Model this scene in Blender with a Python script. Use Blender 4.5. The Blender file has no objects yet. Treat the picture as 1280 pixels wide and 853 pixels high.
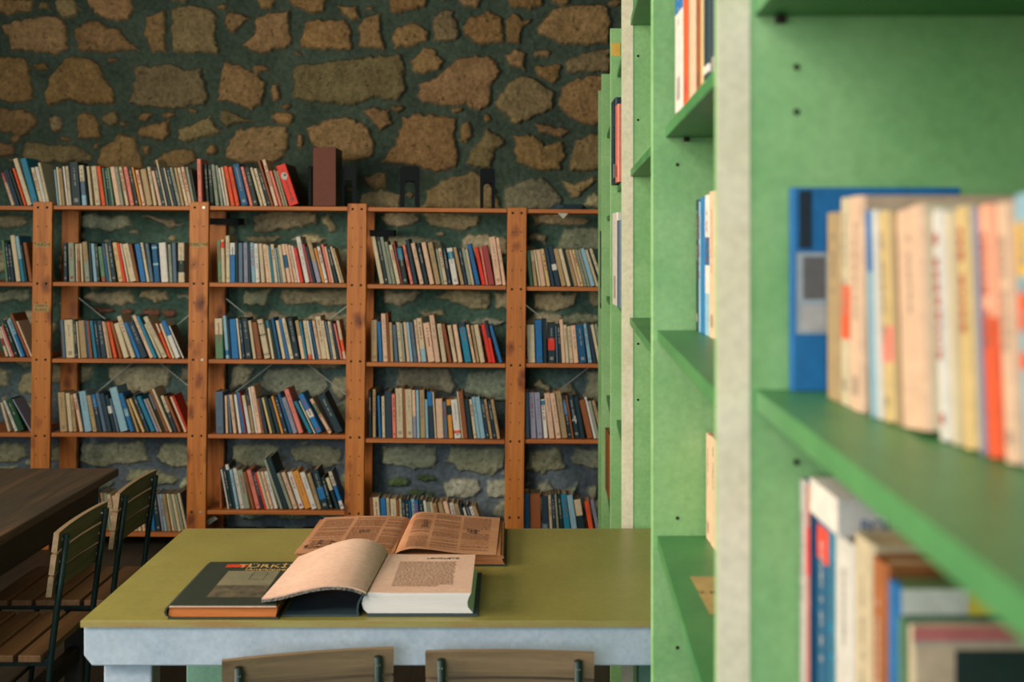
import bpy, math, random
import numpy as np
from mathutils import Vector, Matrix
random.seed(7)
EYE = 1.52; F = 1500.0; HX = 640.0; HY = 300.0
col = bpy.context.scene.collection
R = math.radians

def W(x, y, d):
    """a measured photo point at distance d -> place in the room"""
    return ((x - HX) / F * d, d, EYE - (y - HY) / F * d)
def X(x, d): return (x - HX) / F * d
def Z(y, d): return EYE - (y - HY) / F * d
def lin(c):
    return tuple(((v / 255) / 12.92 if v / 255 <= .04045 else ((v / 255 + .055) / 1.055) ** 2.4) for v in c[:3])

# ---------------------------------------------------------------- materials
def new_mat(name):
    m = bpy.data.materials.new(name); m.use_nodes = True
    nt = m.node_tree; b = nt.nodes['Principled BSDF']
    return m, nt, b
def noise(nt, scale, detail=4, rough=.6, stretch=(1, 1, 1), coord='Object'):
    tc = nt.nodes.new('ShaderNodeTexCoord'); mp = nt.nodes.new('ShaderNodeMapping')
    mp.inputs['Scale'].default_value = stretch
    n = nt.nodes.new('ShaderNodeTexNoise'); n.inputs['Scale'].default_value = scale
    n.inputs['Detail'].default_value = detail; n.inputs['Roughness'].default_value = rough
    nt.links.new(tc.outputs[coord], mp.inputs[0]); nt.links.new(mp.outputs[0], n.inputs[0])
    return n
def ramp(nt, src, stops):
    r = nt.nodes.new('ShaderNodeValToRGB')
    e = r.color_ramp.elements
    while len(e) < len(stops): e.new(.5)
    for i, (p, c) in enumerate(stops):
        e[i].position = p; e[i].color = (*c, 1)
    nt.links.new(src, r.inputs[0]); return r
def mixc(nt, fac, a, b, mode='MIX'):
    m = nt.nodes.new('ShaderNodeMix'); m.data_type = 'RGBA'; m.blend_type = mode
    for s, v in ((m.inputs[0], fac), (m.inputs[6], a), (m.inputs[7], b)):
        if hasattr(v, 'is_linked') or hasattr(v, 'links'): nt.links.new(v, s)
        elif isinstance(v, (int, float)): s.default_value = v
        else: s.default_value = (*v, 1)
    return m.outputs[2]
def bump(nt, b, src, strength=.3, dist=.002):
    bp = nt.nodes.new('ShaderNodeBump'); bp.inputs['Strength'].default_value = strength
    bp.inputs['Distance'].default_value = dist
    nt.links.new(src, bp.inputs['Height']); nt.links.new(bp.outputs[0], b.inputs['Normal'])

def mottled(name, c1, c2, scale=6, rough=.5, fine=None, bmp=.15, stretch=(1, 1, 1), spec=.4):
    m, nt, b = new_mat(name)
    n = noise(nt, scale, 6, .65, stretch)
    r = ramp(nt, n.outputs[0], [(.32, c1), (.68, c2)])
    out = r.outputs[0]
    n2 = noise(nt, 90, 3, .6, stretch)
    r2 = ramp(nt, n2.outputs[0], [(.3, (.88, .88, .88)), (.7, (1.06, 1.06, 1.06))])
    out = mixc(nt, 1.0, out, r2.outputs[0], 'MULTIPLY')
    nt.links.new(out, b.inputs['Base Color'])
    b.inputs['Roughness'].default_value = rough
    b.inputs['Specular IOR Level'].default_value = spec
    bump(nt, b, n2.outputs[0], bmp, .001)
    return m
def wood(name, c1, c2, c3, axis='Z', rough=.55, knots=True, scale=1.0):
    m, nt, b = new_mat(name)
    st = {'X': (.35, 6, 6), 'Y': (6, .35, 6), 'Z': (6, 6, .35)}[axis]
    n = noise(nt, 5 * scale, 8, .7, st)
    n.inputs['Distortion'].default_value = .6
    r = ramp(nt, n.outputs[0], [(.28, c1), (.5, c2), (.74, c3)])
    out = r.outputs[0]
    if knots:
        tc = nt.nodes.new('ShaderNodeTexCoord'); mp = nt.nodes.new('ShaderNodeMapping')
        mp.inputs['Scale'].default_value = {'X': (3.2, 9, 9), 'Y': (9, 3.2, 9), 'Z': (12, 12, 7.0)}[axis]
        nd = nt.nodes.new('ShaderNodeTexNoise'); nd.inputs['Scale'].default_value = 9
        mx = nt.nodes.new('ShaderNodeVectorMath'); mx.operation = 'MULTIPLY_ADD'
        mx.inputs[1].default_value = (.05, .05, .05)
        v = nt.nodes.new('ShaderNodeTexVoronoi'); v.inputs['Scale'].default_value = 1
        nt.links.new(tc.outputs['Object'], nd.inputs[0]); nt.links.new(nd.outputs[1], mx.inputs[0])
        nt.links.new(tc.outputs['Object'], mx.inputs[2]); nt.links.new(mx.outputs[0], mp.inputs[0])
        nt.links.new(mp.outputs[0], v.inputs[0])
        k = ramp(nt, v.outputs['Distance'], [(.10, (.2, .12, .07)), (.22, (.55, .42, .3)), (.38, (1, 1, 1))])
        out = mixc(nt, .9, out, k.outputs[0], 'MULTIPLY')
    nt.links.new(out, b.inputs['Base Color'])
    b.inputs['Roughness'].default_value = rough
    bump(nt, b, n.outputs[0], .25, .001)
    return m
def flat(name, c, rough=.5, metal=0.0, spec=.4):
    m, nt, b = new_mat(name)
    n = noise(nt, 40, 3)
    r = ramp(nt, n.outputs[0], [(.3, tuple(v * .85 for v in c)), (.7, tuple(min(1, v * 1.1) for v in c))])
    nt.links.new(r.outputs[0], b.inputs['Base Color'])
    b.inputs['Roughness'].default_value = rough; b.inputs['Metallic'].default_value = metal
    b.inputs['Specular IOR Level'].default_value = spec
    return m
def vcol(name, rough=.55, scale=60, amt=(.82, 1.08), bmp=.1, spec=.35):
    m, nt, b = new_mat(name)
    a = nt.nodes.new('ShaderNodeAttribute'); a.attribute_name = 'Col'
    n = noise(nt, scale, 5, .65)
    r = ramp(nt, n.outputs[0], [(.3, (amt[0],) * 3), (.7, (amt[1],) * 3)])
    out = mixc(nt, 1.0, a.outputs['Color'], r.outputs[0], 'MULTIPLY')
    nt.links.new(out, b.inputs['Base Color']); b.inputs['Roughness'].default_value = rough
    b.inputs['Specular IOR Level'].default_value = spec
    bump(nt, b, n.outputs[0], bmp, .001)
    return m

M = {}
M['book'] = vcol('printed_cover')
M['stonewall'] = vcol('stone_and_mortar', .9, 45, (.66, 1.22), .7, .1)
M['pine'] = wood('orange_pine_upright', lin((146, 80, 26)), lin((194, 112, 40)), lin((216, 138, 60)), 'Z')
M['pine_x'] = wood('orange_pine_board', lin((140, 74, 24)), lin((184, 102, 38)), lin((204, 124, 54)), 'X', knots=False)
M['hole'] = flat('bored_hole', (.02, .012, .008), .9)
M['steel'] = flat('galvanised_steel', lin((190, 195, 190)), .35, .6)
M['blackmetal'] = flat('black_painted_metal', lin((6, 14, 18)), .6, 0, .15)
M['chairmetal'] = flat('dark_green_metal', lin((28, 46, 44)), .45, .3)
M['green'] = mottled('pale_green_paint', lin((120, 170, 106)), lin((154, 192, 132)), 5, .5)
M['greenboard'] = mottled('deep_green_paint', lin((58, 118, 70)), lin((78, 136, 80)), 7, .42)
M['pale'] = mottled('pale_glint_paint', lin((220, 206, 176)), lin((236, 220, 196)), 9, .5)  # whitish green for the bright glint painted on panel fronts
M['tabletop'] = mottled('olive_green_table_paint', lin((130, 122, 62)), lin((146, 136, 74)), 4, .34, spec=.5)
M['tableedge'] = mottled('worn_table_edge', lin((150, 112, 66)), lin((150, 150, 88)), 5, .55, stretch=(1, 6, 6))
M['apron'] = mottled('pale_blue_grey_paint', lin((156, 172, 190)), lin((178, 190, 206)), 5, .5)
M['teal'] = mottled('pale_teal_paint', lin((120, 170, 150)), lin((140, 184, 164)), 5, .5)
M['darkwood'] = wood('old_dark_tabletop', lin((30, 28, 24)), lin((52, 44, 34)), lin((84, 58, 40)), 'Y', .5, False, .8)
M['darkwood2'] = wood('old_dark_frame', lin((24, 24, 22)), lin((36, 32, 28)), lin((48, 40, 32)), 'Y', .6, False)
M['slat'] = wood('weathered_brown_slat', lin((92, 76, 56)), lin((128, 104, 78)), lin((150, 126, 98)), 'X', .6, True)
M['slatseat'] = wood('brown_seat_slat', lin((96, 64, 40)), lin((140, 96, 60)), lin((160, 112, 72)), 'X', .55, False)
M['floor'] = wood('dark_floor_boards', lin((40, 38, 34)), lin((58, 52, 44)), lin((74, 64, 52)), 'Y', .6, False)
M['plaster'] = mottled('plaster', lin((120, 124, 112)), lin((140, 142, 126)), 2, .9)
M['paper'] = mottled('cream_paper', lin((206, 164, 144)), lin((220, 182, 162)), 5, .8)
M['pagesedge'] = mottled('page_edges', lin((214, 206, 206)), lin((230, 222, 220)), 3, .8, stretch=(1, 1, 70))
M['oldpaper'] = mottled('aged_newsprint', lin((168, 112, 78)), lin((190, 134, 98)), 8, .85)
M['oldedge'] = mottled('aged_page_edges', lin((140, 84, 48)), lin((190, 124, 78)), 4, .85, stretch=(1, 1, 60))
M['orangeedge'] = mottled('orange_page_edges', lin((176, 92, 40)), lin((206, 124, 66)), 4, .85, stretch=(1, 1, 60))
M['ink'] = flat('faded_ink', lin((60, 44, 36)), .8)
M['inkfaint'] = flat('faint_print', lin((150, 112, 84)), .85)
M['inkold'] = flat('brown_newsprint_ink', lin((134, 86, 60)), .85)
M['slate'] = flat('slate_book_cloth', lin((44, 62, 72)), .6)
M['darkcover'] = flat('dark_green_cover', lin((42, 50, 42)), .5)
M['brownbinder'] = flat('reddish_brown_binding', lin((104, 48, 24)), .6)
M['sticker'] = flat('tan_sticker', lin((182, 150, 96)), .7)
M['yellowsticker'] = flat('amber_sticker', lin((214, 166, 70)), .6)
M['white'] = flat('white_card', lin((190, 190, 180)), .7)

# ---------------------------------------------------------------- mesh building
class MB:
    def __init__(s): s.v = []; s.f = []; s.m = []; s.c = []; s.mats = []
    def mi(s, m):
        if m not in s.mats: s.mats.append(m)
        return s.mats.index(m)
    def face(s, pts, mat='book', c=(1, 1, 1)):
        i = len(s.v); s.v += [tuple(p) for p in pts]; s.f.append(tuple(range(i, i + len(pts)))); s.m.append(s.mi(mat)); s.c.append(c)
    def box(s, lo, hi, mat, mtx=None, c=(1, 1, 1)):
        P = [Vector((a, b, d)) for a in (lo[0], hi[0]) for b in (lo[1], hi[1]) for d in (lo[2], hi[2])]
        if mtx is not None: P = [mtx @ p for p in P]
        i = len(s.v); s.v += [tuple(p) for p in P]
        for q in ((0, 1, 3, 2), (4, 6, 7, 5), (0, 4, 5, 1), (2, 3, 7, 6), (0, 2, 6, 4), (1, 5, 7, 3)):
            s.f.append(tuple(i + k for k in q)); s.m.append(s.mi(mat)); s.c.append(c)
        return s
    def hull(s, bottom, top, mat, c=(1, 1, 1)):
        """solid between two equal rings of points"""
        n = len(bottom); i = len(s.v); s.v += [tuple(p) for p in bottom] + [tuple(p) for p in top]
        for k in range(n):
            s.f.append((i + k, i + (k + 1) % n, i + n + (k + 1) % n, i + n + k)); s.m.append(s.mi(mat)); s.c.append(c)
        s.f.append(tuple(i + k for k in reversed(range(n)))); s.m.append(s.mi(mat)); s.c.append(c)
        s.f.append(tuple(i + n + k for k in range(n))); s.m.append(s.mi(mat)); s.c.append(c)
        return s
    def tube(s, pts, r, mat, n=10, c=(1, 1, 1)):
        pts = [Vector(p) for p in pts]; rings = []
        for k, p in enumerate(pts):
            t = (pts[min(k + 1, len(pts) - 1)] - pts[max(k - 1, 0)]).normalized()
            a = t.cross(Vector((0, 0, 1)) if abs(t.z) < .9 else Vector((1, 0, 0))).normalized(); b = t.cross(a)
            rings.append([p + (a * math.cos(2 * math.pi * q / n) + b * math.sin(2 * math.pi * q / n)) * r for q in range(n)])
        i = len(s.v)
        for rg in rings: s.v += [tuple(p) for p in rg]
        for k in range(len(rings) - 1):
            for q in range(n):
                s.f.append((i + k * n + q, i + k * n + (q + 1) % n, i + (k + 1) * n + (q + 1) % n, i + (k + 1) * n + q)); s.m.append(s.mi(mat)); s.c.append(c)
        s.f.append(tuple(i + q for q in reversed(range(n)))); s.m.append(s.mi(mat)); s.c.append(c)
        j = i + (len(rings) - 1) * n
        s.f.append(tuple(j + q for q in range(n))); s.m.append(s.mi(mat)); s.c.append(c)
        return s
    def build(s, name, parent=None, loc=(0, 0, 0), rot=(0, 0, 0), bevel=0, smooth=False, fix=True):
        me = bpy.data.meshes.new(name); me.from_pydata(s.v, [], s.f)
        for m in s.mats: me.materials.append(M[m])
        me.polygons.foreach_set('material_index', s.m)
        if 'book' in s.mats:
            a = me.color_attributes.new('Col', 'FLOAT_COLOR', 'CORNER')
            buf = []
            for f, c in zip(s.f, s.c): buf += [c[0], c[1], c[2], 1.0] * len(f)
            a.data.foreach_set('color', buf)
        if smooth: me.polygons.foreach_set('use_smooth', [True] * len(me.polygons))
        if fix:
            import bmesh
            bm = bmesh.new(); bm.from_mesh(me); bmesh.ops.recalc_face_normals(bm, faces=bm.faces); bm.to_mesh(me); bm.free()
        me.update()
        o = bpy.data.objects.new(name, me); col.objects.link(o)
        o.location = loc; o.rotation_euler = rot
        if parent is not None: o.parent = parent
        if bevel:
            b = o.modifiers.new('edge', 'BEVEL'); b.width = bevel; b.segments = 2; b.limit_method = 'ANGLE'
        return o
def empty(name, loc=(0, 0, 0), rot=(0, 0, 0)):
    o = bpy.data.objects.new(name, None); col.objects.link(o); o.location = loc; o.rotation_euler = rot
    o.empty_display_size = .05; return o
def tag(o, label=None, cat=None, group=None, kind=None):
    if label:
        n = len(label.replace(',', ' ').split()); assert 4 <= n <= 16, label
        o['label'] = label
    if cat: o['category'] = cat
    if group: o['group'] = group
    if kind: o['kind'] = kind
    return o
def copy_tree(o, parent=None):
    c = o.copy(); col.objects.link(c); c.parent = parent
    for ch in list(o.children): copy_tree(ch, c)
    return c
def lettering(name, body, size, mat, parent, loc, rot, width=None):
    cu = bpy.data.curves.new(name, 'FONT'); cu.body = body; cu.size = size; cu.extrude = .0002
    cu.align_x = 'CENTER'; cu.align_y = 'CENTER'; cu.materials.append(M[mat])
    tmp = bpy.data.objects.new(name, cu); col.objects.link(tmp); bpy.context.view_layer.update()
    me = bpy.data.meshes.new_from_object(tmp); bpy.data.objects.remove(tmp)
    o = bpy.data.objects.new(name, me); col.objects.link(o); o.parent = parent
    if not me.materials: me.materials.append(M[mat])
    o.location = loc; o.rotation_euler = rot
    return o
def rbox(lo, hi, ang):
    """box slanted about the y axis round its lower left corner"""
    c = Vector(lo); return Matrix.Translation(c) @ Matrix.Rotation(ang, 4, 'Y') @ Matrix.Translation(-c)
REAR, SIDE, CEIL_FILL, EXPO = 115, 225, 45, -0.04
# ---------------------------------------------------------------- the stone wall
DW = 6.36
rng = np.random.default_rng(5)
def vnoise(x, y, cell, seed):
    r = np.random.default_rng(seed); g = r.random((400, 400))
    u = x / cell + 150; v = y / cell + 150
    i = np.floor(u).astype(int); j = np.floor(v).astype(int); fu = u - i; fv = v - j
    fu = fu * fu * (3 - 2 * fu); fv = fv * fv * (3 - 2 * fv); i %= 399; j %= 399
    return ((g[i, j] * (1 - fu) + g[i + 1, j] * fu) * (1 - fv) + (g[i, j + 1] * (1 - fu) + g[i + 1, j + 1] * fu) * fv) * 2 - 1
def E(cx, cy, rx, ry): return [(cx + rx * math.cos(a * math.pi / 4), cy + ry * math.sin(a * math.pi / 4)) for a in range(8)]
ST = [  # outlines of the stones
[(0,0),(40,0),(40,15),(25,16),(12,20),(2,14)],E(54,8,8,5),[(68,0),(90,0),(100,12),(95,21),(80,21),(70,12)],
[(112,2),(125,-8),(165,-8),(168,10),(160,25),(135,24),(118,17)],[(357,-6),(410,-8),(408,12),(392,15),(370,8)],
[(485,-8),(532,-6),(530,10),(515,12),(500,18),(488,14)],[(565,-8),(605,-8),(600,7),(580,8)],[(632,-8),(684,-6),(680,8),(660,12),(636,7)],
E(700,3,10,5),E(768,3,8,4),[(425,8),(445,8),(448,24),(440,26),(428,14)],E(277,8,6,3),E(228,-3,14,6),
[(5,32),(25,26),(45,24),(70,20),(82,26),(87,45),(86,63),(70,67),(45,63),(15,62),(12,45)],
[(97,36),(108,26),(125,28),(135,34),(152,35),(162,52),(172,62),(155,66),(125,63),(98,62)],
[(181,40),(185,22),(205,15),(208,40),(206,66),(190,68),(186,48)],[(217,12),(230,8),(262,10),(270,20),(272,68),(250,65),(218,66)],
[(282,20),(290,17),(312,24),(305,30),(290,40),(283,36)],[(307,58),(318,45),(322,25),(340,18),(362,14),(363,58),(340,63),(322,64)],
[(373,50),(385,30),(400,24),(430,24),(440,40),(441,64),(415,62),(390,62),(375,60)],[(449,35),(458,24),(475,19),(478,50),(480,62),(465,62),(452,60)],
[(491,50),(497,38),(520,28),(534,40),(534,50),(515,58),(494,60)],[(541,20),(548,13),(565,14),(571,35),(571,48),(560,52),(545,50)],
[(578,35),(590,20),(615,14),(627,22),(628,55),(600,56),(580,45)],[(632,25),(640,17),(650,25),(662,24),(650,42),(648,56),(632,55)],
[(672,38),(690,18),(700,10),(740,8),(757,8),(763,25),(760,55),(730,57),(700,52),(675,44)],
[(-20,72),(30,72),(40,85),(43,125),(25,128),(-20,125)],[(55,120),(62,100),(80,75),(100,72),(120,75),(130,95),(145,115),(145,130),(110,130),(90,125),(60,130)],
[(165,130),(168,110),(172,85),(190,83),(215,80),(235,88),(250,85),(255,105),(262,125),(255,132),(235,133),(215,135),(185,133)],
[(273,125),(276,100),(280,80),(300,82),(320,90),(331,105),(330,130),(315,135),(290,128)],E(328,86,10,5),E(345,115,5,12),E(52,83,8,5),
[(365,115),(368,90),(380,82),(430,76),(500,70),(508,85),(505,110),(500,125),(470,122),(445,132),(410,128),(380,126),(368,122)],
[(516,75),(530,60),(545,62),(555,75),(548,85),(530,93),(518,88)],
[(524,105),(540,102),(560,85),(575,75),(600,72),(618,75),(622,90),(612,110),(615,130),(600,140),(580,132),(560,133),(530,130),(525,120)],
[(630,72),(645,65),(657,68),(655,85),(635,83)],E(679,69,10,4),[(670,82),(700,82),(700,98),(690,102),(672,92)],
[(707,85),(715,72),(762,62),(762,90),(735,90),(708,92)],[(621,130),(630,110),(650,95),(670,98),(692,115),(692,135),(675,140),(662,152),(640,148),(625,138)],
[(700,110),(720,100),(752,95),(775,100),(775,150),(735,155),(710,145),(700,130)],
[(-20,137),(30,138),(45,150),(45,162),(30,168),(-20,163)],E(68,155,8,10),[(96,172),(98,148),(105,138),(120,145),(127,160),(125,172),(110,170)],
E(140,150,10,8),E(155,155,4,2),[(175,165),(178,158),(200,157),(212,150),(213,170),(205,177),(180,172)],E(183,146,8,4),E(212,144,8,4),
[(225,165),(240,158),(265,145),(268,155),(277,162),(260,170),(235,178),(227,175)],[(276,140),(290,142),(300,147),(320,150),(300,152),(285,157),(278,150)],
E(355,148,14,8),[(283,185),(295,165),(320,158),(360,160),(360,190),(345,203),(300,205),(285,195)],
[(386,160),(400,152),(440,147),(460,160),(470,180),(465,195),(445,202),(425,200),(400,190),(390,175)],[(456,140),(475,136),(489,137),(488,155),(477,163),(465,150)],
[(478,203),(495,180),(503,148),(520,142),(535,145),(569,148),(568,170),(572,190),(568,210),(545,215),(510,205)],[(575,160),(583,152),(590,170),(582,178),(575,175)],
[(583,205),(595,180),(608,160),(625,170),(628,180),(615,190),(612,210),(595,210)],[(640,172),(668,170),(680,185),(700,178),(708,195),(700,210),(665,212),(645,200)],
[(670,155),(690,158),(712,165),(700,172),(675,165)],[(713,212),(720,180),(735,170),(770,168),(770,210),(735,213)],E(648,150,8,5),
[(-20,182),(20,180),(22,195),(-20,200)],[(30,195),(35,178),(60,180),(90,182),(115,192),(118,200),(80,205),(35,203)],
[(125,202),(130,185),(150,168),(170,172),(175,200),(178,212),(130,212)],E(183,188,5,5),[(195,200),(210,190),(245,187),(250,200),(225,212),(200,208)],E(267,187,6,6),
E(120,183,3,3),E(22,172,6,4),E(378,178,4,10),E(346,148,8,5),[(457,222),(470,218),(484,220),(484,235),(470,238),(457,228)],[(450,262),(452,242),(480,240),(500,245),(500,262)],
[(530,262),(535,238),(560,222),(590,216),(610,222),(622,245),(624,262)],[(628,262),(636,234),(660,225),(680,222),(695,235),(703,250),(700,262),(650,262)],
[(705,225),(720,228),(740,222),(745,226),(725,245),(715,245)],[(730,255),(745,242),(765,250),(760,264)],
[(-20,270),(30,270),(38,280),(25,285),(-20,284)],[(100,275),(110,268),(160,272),(165,282),(140,287),(105,285)],[(180,270),(205,272),(230,280),(215,285)],
[(320,290),(318,270),(340,264),(395,266),(397,280),(370,285),(335,290)],[(402,272),(410,268),(420,285),(412,290)],E(330,299,22,4),E(385,300,20,6),
E(500,274,25,9),[(530,267),(600,268),(600,280),(575,287),(540,280)],[(575,300),(585,292),(620,295),(632,300),(632,320),(576,320)],
[(485,295),(520,295),(550,300),(555,320),(490,310)],[(660,300),(665,292),(682,295),(680,305)],[(695,312),(705,288),(770,284),(770,312)],[(665,270),(700,268),(735,275),(730,282),(670,280)],
[(-20,365),(40,364),(40,375),(-20,378)],[(105,375),(110,366),(165,364),(172,378),(150,382)],[(178,372),(180,365),(210,364),(212,374),(195,378)],[(225,368),(245,366),(245,382)],
E(130,388,14,4),E(160,388,10,4),E(190,391,12,5),E(214,391,10,5),[(303,380),(308,364),(340,362),(335,382)],[(350,375),(352,364),(434,364),(440,380),(410,384),(395,378),(360,382)],
[(477,378),(480,364),(530,366),(520,375),(500,382)],[(545,372),(560,364),(610,366),(610,385),(590,385),(565,378)],[(617,366),(640,366),(640,385),(619,384)],
[(525,391),(550,388),(553,395),(530,396)],E(610,403,22,6),[(665,385),(668,366),(722,366),(718,380),(690,388)],[(705,396),(725,392),(770,396),(770,405),(705,403)],
[(-20,482),(-20,460),(12,462),(10,480)],[(65,478),(68,456),(118,458),(116,475),(90,482)],[(137,478),(140,458),(212,458),(213,480),(190,492),(160,490)],
[(225,475),(228,458),(245,458),(245,475)],[(290,490),(295,458),(318,458),(312,480)],[(325,480),(335,460),(400,460),(412,480),(400,495),(360,495),(335,490)],
[(418,470),(440,470),(440,490),(425,500),(416,485)],[(495,485),(500,460),(560,462),(568,480),(565,492),(530,488)],[(577,490),(585,465),(640,462),(640,500),(600,498)],
[(668,485),(672,475),(690,490)],[(732,490),(735,465),(770,462),(770,510),(733,500)],[(695,488),(715,478),(722,495),(700,500)],
[(-20,560),(12,552),(30,556),(38,570),(20,576),(-20,575)],[(65,560),(78,555),(80,575),(66,575)],[(103,575),(105,555),(180,552),(190,575),(165,580),(120,582)],
[(200,570),(205,555),(245,555),(245,580),(215,585)],[(160,600),(165,590),(200,588),(222,598),(218,605),(180,605)],E(232,603,6,5),
[(290,572),(295,555),(345,556),(350,575),(330,585),(300,580)],[(362,560),(395,555),(425,560),(425,580),(410,585),(385,580),(370,572)],
[(480,580),(480,558),(545,558),(545,583),(520,585)],[(557,575),(562,558),(630,560),(630,585),(610,592),(575,588)],[(655,585),(660,565),(700,560),(705,585),(680,590)],
[(715,580),(718,562),(770,562),(770,590)],E(498,602,14,7),E(535,598,12,4),[(555,605),(565,600),(595,600),(600,612),(590,622),(560,622)],
[(607,615),(610,600),(640,600),(640,622),(612,622)],E(520,617,10,5),E(538,620,5,5),[(668,620),(672,605),(685,600),(692,612),(685,620)],[(700,612),(720,605),(718,620),(702,620)],
E(742,615,6,8),[(-20,583),(22,582),(12,592),(-20,592)],
]
NPAINT = len(ST)
step = 1.45
xs = np.arange(-150, 1010, step); ys = np.arange(-75, 702, step)
GX, GY = np.meshgrid(xs, ys); nx, ny = len(xs), len(ys)
wx = GX + 1.9 * vnoise(GX, GY, 7, 1) + .9 * vnoise(GX, GY, 3, 2) + 3 * vnoise(GX, GY, 22, 3)
wy = GY + 1.9 * vnoise(GX, GY, 7, 4) + .9 * vnoise(GX, GY, 3, 5) + 2 * vnoise(GX, GY, 22, 6)
mask = np.zeros_like(GX); prof = np.zeros_like(GX)
rgb = np.zeros(GX.shape + (3,))
def put(poly, tint, soft=3.4):
    P = np.array(poly, float); lo = P.min(0) - 9; hi = P.max(0) + 9
    i0, i1 = np.searchsorted(xs, [lo[0], hi[0]]); j0, j1 = np.searchsorted(ys, [lo[1], hi[1]])
    if i1 - i0 < 2 or j1 - j0 < 2: return
    x = wx[j0:j1, i0:i1]; y = wy[j0:j1, i0:i1]
    ins = np.zeros(x.shape, bool); dist = np.full(x.shape, 1e9)
    n = len(P)
    for k in range(n):
        a = P[k]; b = P[(k + 1) % n]
        c = ((a[1] > y) != (b[1] > y)) & (x < (b[0] - a[0]) * (y - a[1]) / ((b[1] - a[1]) or 1e-9) + a[0])
        ins ^= c
        ab = b - a; t = np.clip(((x - a[0]) * ab[0] + (y - a[1]) * ab[1]) / (ab @ ab + 1e-9), 0, 1)
        dist = np.minimum(dist, np.hypot(x - a[0] - t * ab[0], y - a[1] - t * ab[1]))
    sd = np.where(ins, dist, -dist) + 2.0
    m = np.clip(sd / soft, 0, 1); m = m * m * (3 - 2 * m)
    sub = mask[j0:j1, i0:i1]; w = m > sub
    sub[w] = m[w]
    prof[j0:j1, i0:i1] = np.maximum(prof[j0:j1, i0:i1], np.clip(sd / 9, 0, 1) ** .5)
    rgb[j0:j1, i0:i1][w] = tint
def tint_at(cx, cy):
    up = np.array(lin((136, 108, 74))); mid = np.array(lin((188, 174, 140))); low = np.array(lin((176, 184, 156)))  # upper stones browner and darker, partly weaker light painted into their colour
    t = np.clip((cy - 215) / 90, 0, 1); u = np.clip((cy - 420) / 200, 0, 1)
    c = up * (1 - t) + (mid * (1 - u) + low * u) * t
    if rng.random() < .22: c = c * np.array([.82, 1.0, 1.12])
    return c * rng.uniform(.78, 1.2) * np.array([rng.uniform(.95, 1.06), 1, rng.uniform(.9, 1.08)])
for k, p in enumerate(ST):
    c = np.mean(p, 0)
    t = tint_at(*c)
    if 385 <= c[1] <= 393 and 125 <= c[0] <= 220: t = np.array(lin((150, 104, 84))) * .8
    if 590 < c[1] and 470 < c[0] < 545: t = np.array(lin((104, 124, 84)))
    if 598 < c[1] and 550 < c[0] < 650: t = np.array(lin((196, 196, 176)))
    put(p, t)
yy = -72
while yy < 700:      # blocks where the photo shows none clearly (beyond its edge, behind books)
    hh = rng.uniform(22, 42); xx = -150 + rng.uniform(0, 30)
    while xx < 1010:
        ww = rng.uniform(20, 75); i0, i1 = np.searchsorted(xs, [xx - 5, xx + ww + 5]); j0, j1 = np.searchsorted(ys, [yy - 3, yy + hh + 3])
        inframe = 0 < xx + ww / 2 < 750 and -5 < yy < 255
        if i1 > i0 and j1 > j0 and mask[j0:j1, i0:i1].mean() < .04 and not (inframe and ww > 18):
            n = 9; q = []
            for a in range(n):
                an = a / n * 2 * math.pi; ca, sa = math.cos(an), math.sin(an)
                k = (abs(ca) ** 3.2 + abs(sa) ** 3.2) ** (-1 / 3.2) * rng.uniform(.86, 1.02)
                q.append((xx + ww / 2 + ca * k * ww / 2, yy + hh / 2 + sa * k * hh / 2))
            put(q, tint_at(xx + ww / 2, yy + hh / 2))
        xx += ww + rng.uniform(5, 9)
    yy += hh + rng.uniform(5, 8)
chips = 0
for _ in range(900):     # chips of stone in the joints
    cx, cy = rng.uniform(-140, 1000), rng.uniform(-70, 690); rx, ry = rng.uniform(1.5, 7), rng.uniform(1.2, 3.2)
    i0, i1 = np.searchsorted(xs, [cx - rx - 4, cx + rx + 4]); j0, j1 = np.searchsorted(ys, [cy - ry - 3, cy + ry + 3])
    if i1 > i0 and j1 > j0 and mask[j0:j1, i0:i1].max() < .1:
        put(E(cx, cy, rx, ry), tint_at(cx, cy) * .8, 1.6); chips += 1
    if chips > 150: break
mu, mm, ml = (np.array(lin(c)) for c in ((66, 78, 68), (86, 114, 100), (112, 124, 134)))  # mortar darker above and bluer below, partly a tint of light painted in
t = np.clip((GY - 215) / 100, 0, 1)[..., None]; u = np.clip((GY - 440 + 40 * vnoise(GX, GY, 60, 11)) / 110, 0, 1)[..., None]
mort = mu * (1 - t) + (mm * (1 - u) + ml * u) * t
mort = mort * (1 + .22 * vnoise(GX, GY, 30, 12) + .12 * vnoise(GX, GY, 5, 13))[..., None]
n1 = vnoise(GX, GY, 16, 21); n2 = vnoise(GX, GY, 5, 22); n3 = vnoise(GX, GY, 2.2, 23)
stone = rgb * np.clip(1 + .14 * n1 + .10 * n2 + .09 * n3, .3, 1.6)[..., None]
pits = (vnoise(GX, GY, 3, 31) > .78)[..., None]
stone = np.where(pits, stone * .55, stone)
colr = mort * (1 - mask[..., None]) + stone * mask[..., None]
h = mask * (.010 + .012 * prof + .004 * n1 + .0025 * n2 + .0014 * n3) + (1 - mask) * (.003 * vnoise(GX, GY, 9, 14) + .0015 * vnoise(GX, GY, 3.3, 15)) - pits[..., 0] * mask * .003
VX = (GX - HX) / F * DW; VZ = EYE - (GY - HY) / F * DW; VY = DW - h * 1.5
co = np.stack([VX, VY, VZ], -1).reshape(-1, 3).astype(np.float32)
idx = np.arange(nx * ny).reshape(ny, nx)
quads = np.stack([idx[1:, :-1], idx[1:, 1:], idx[:-1, 1:], idx[:-1, :-1]], -1).reshape(-1, 4)
me = bpy.data.meshes.new('wall_back')
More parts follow.
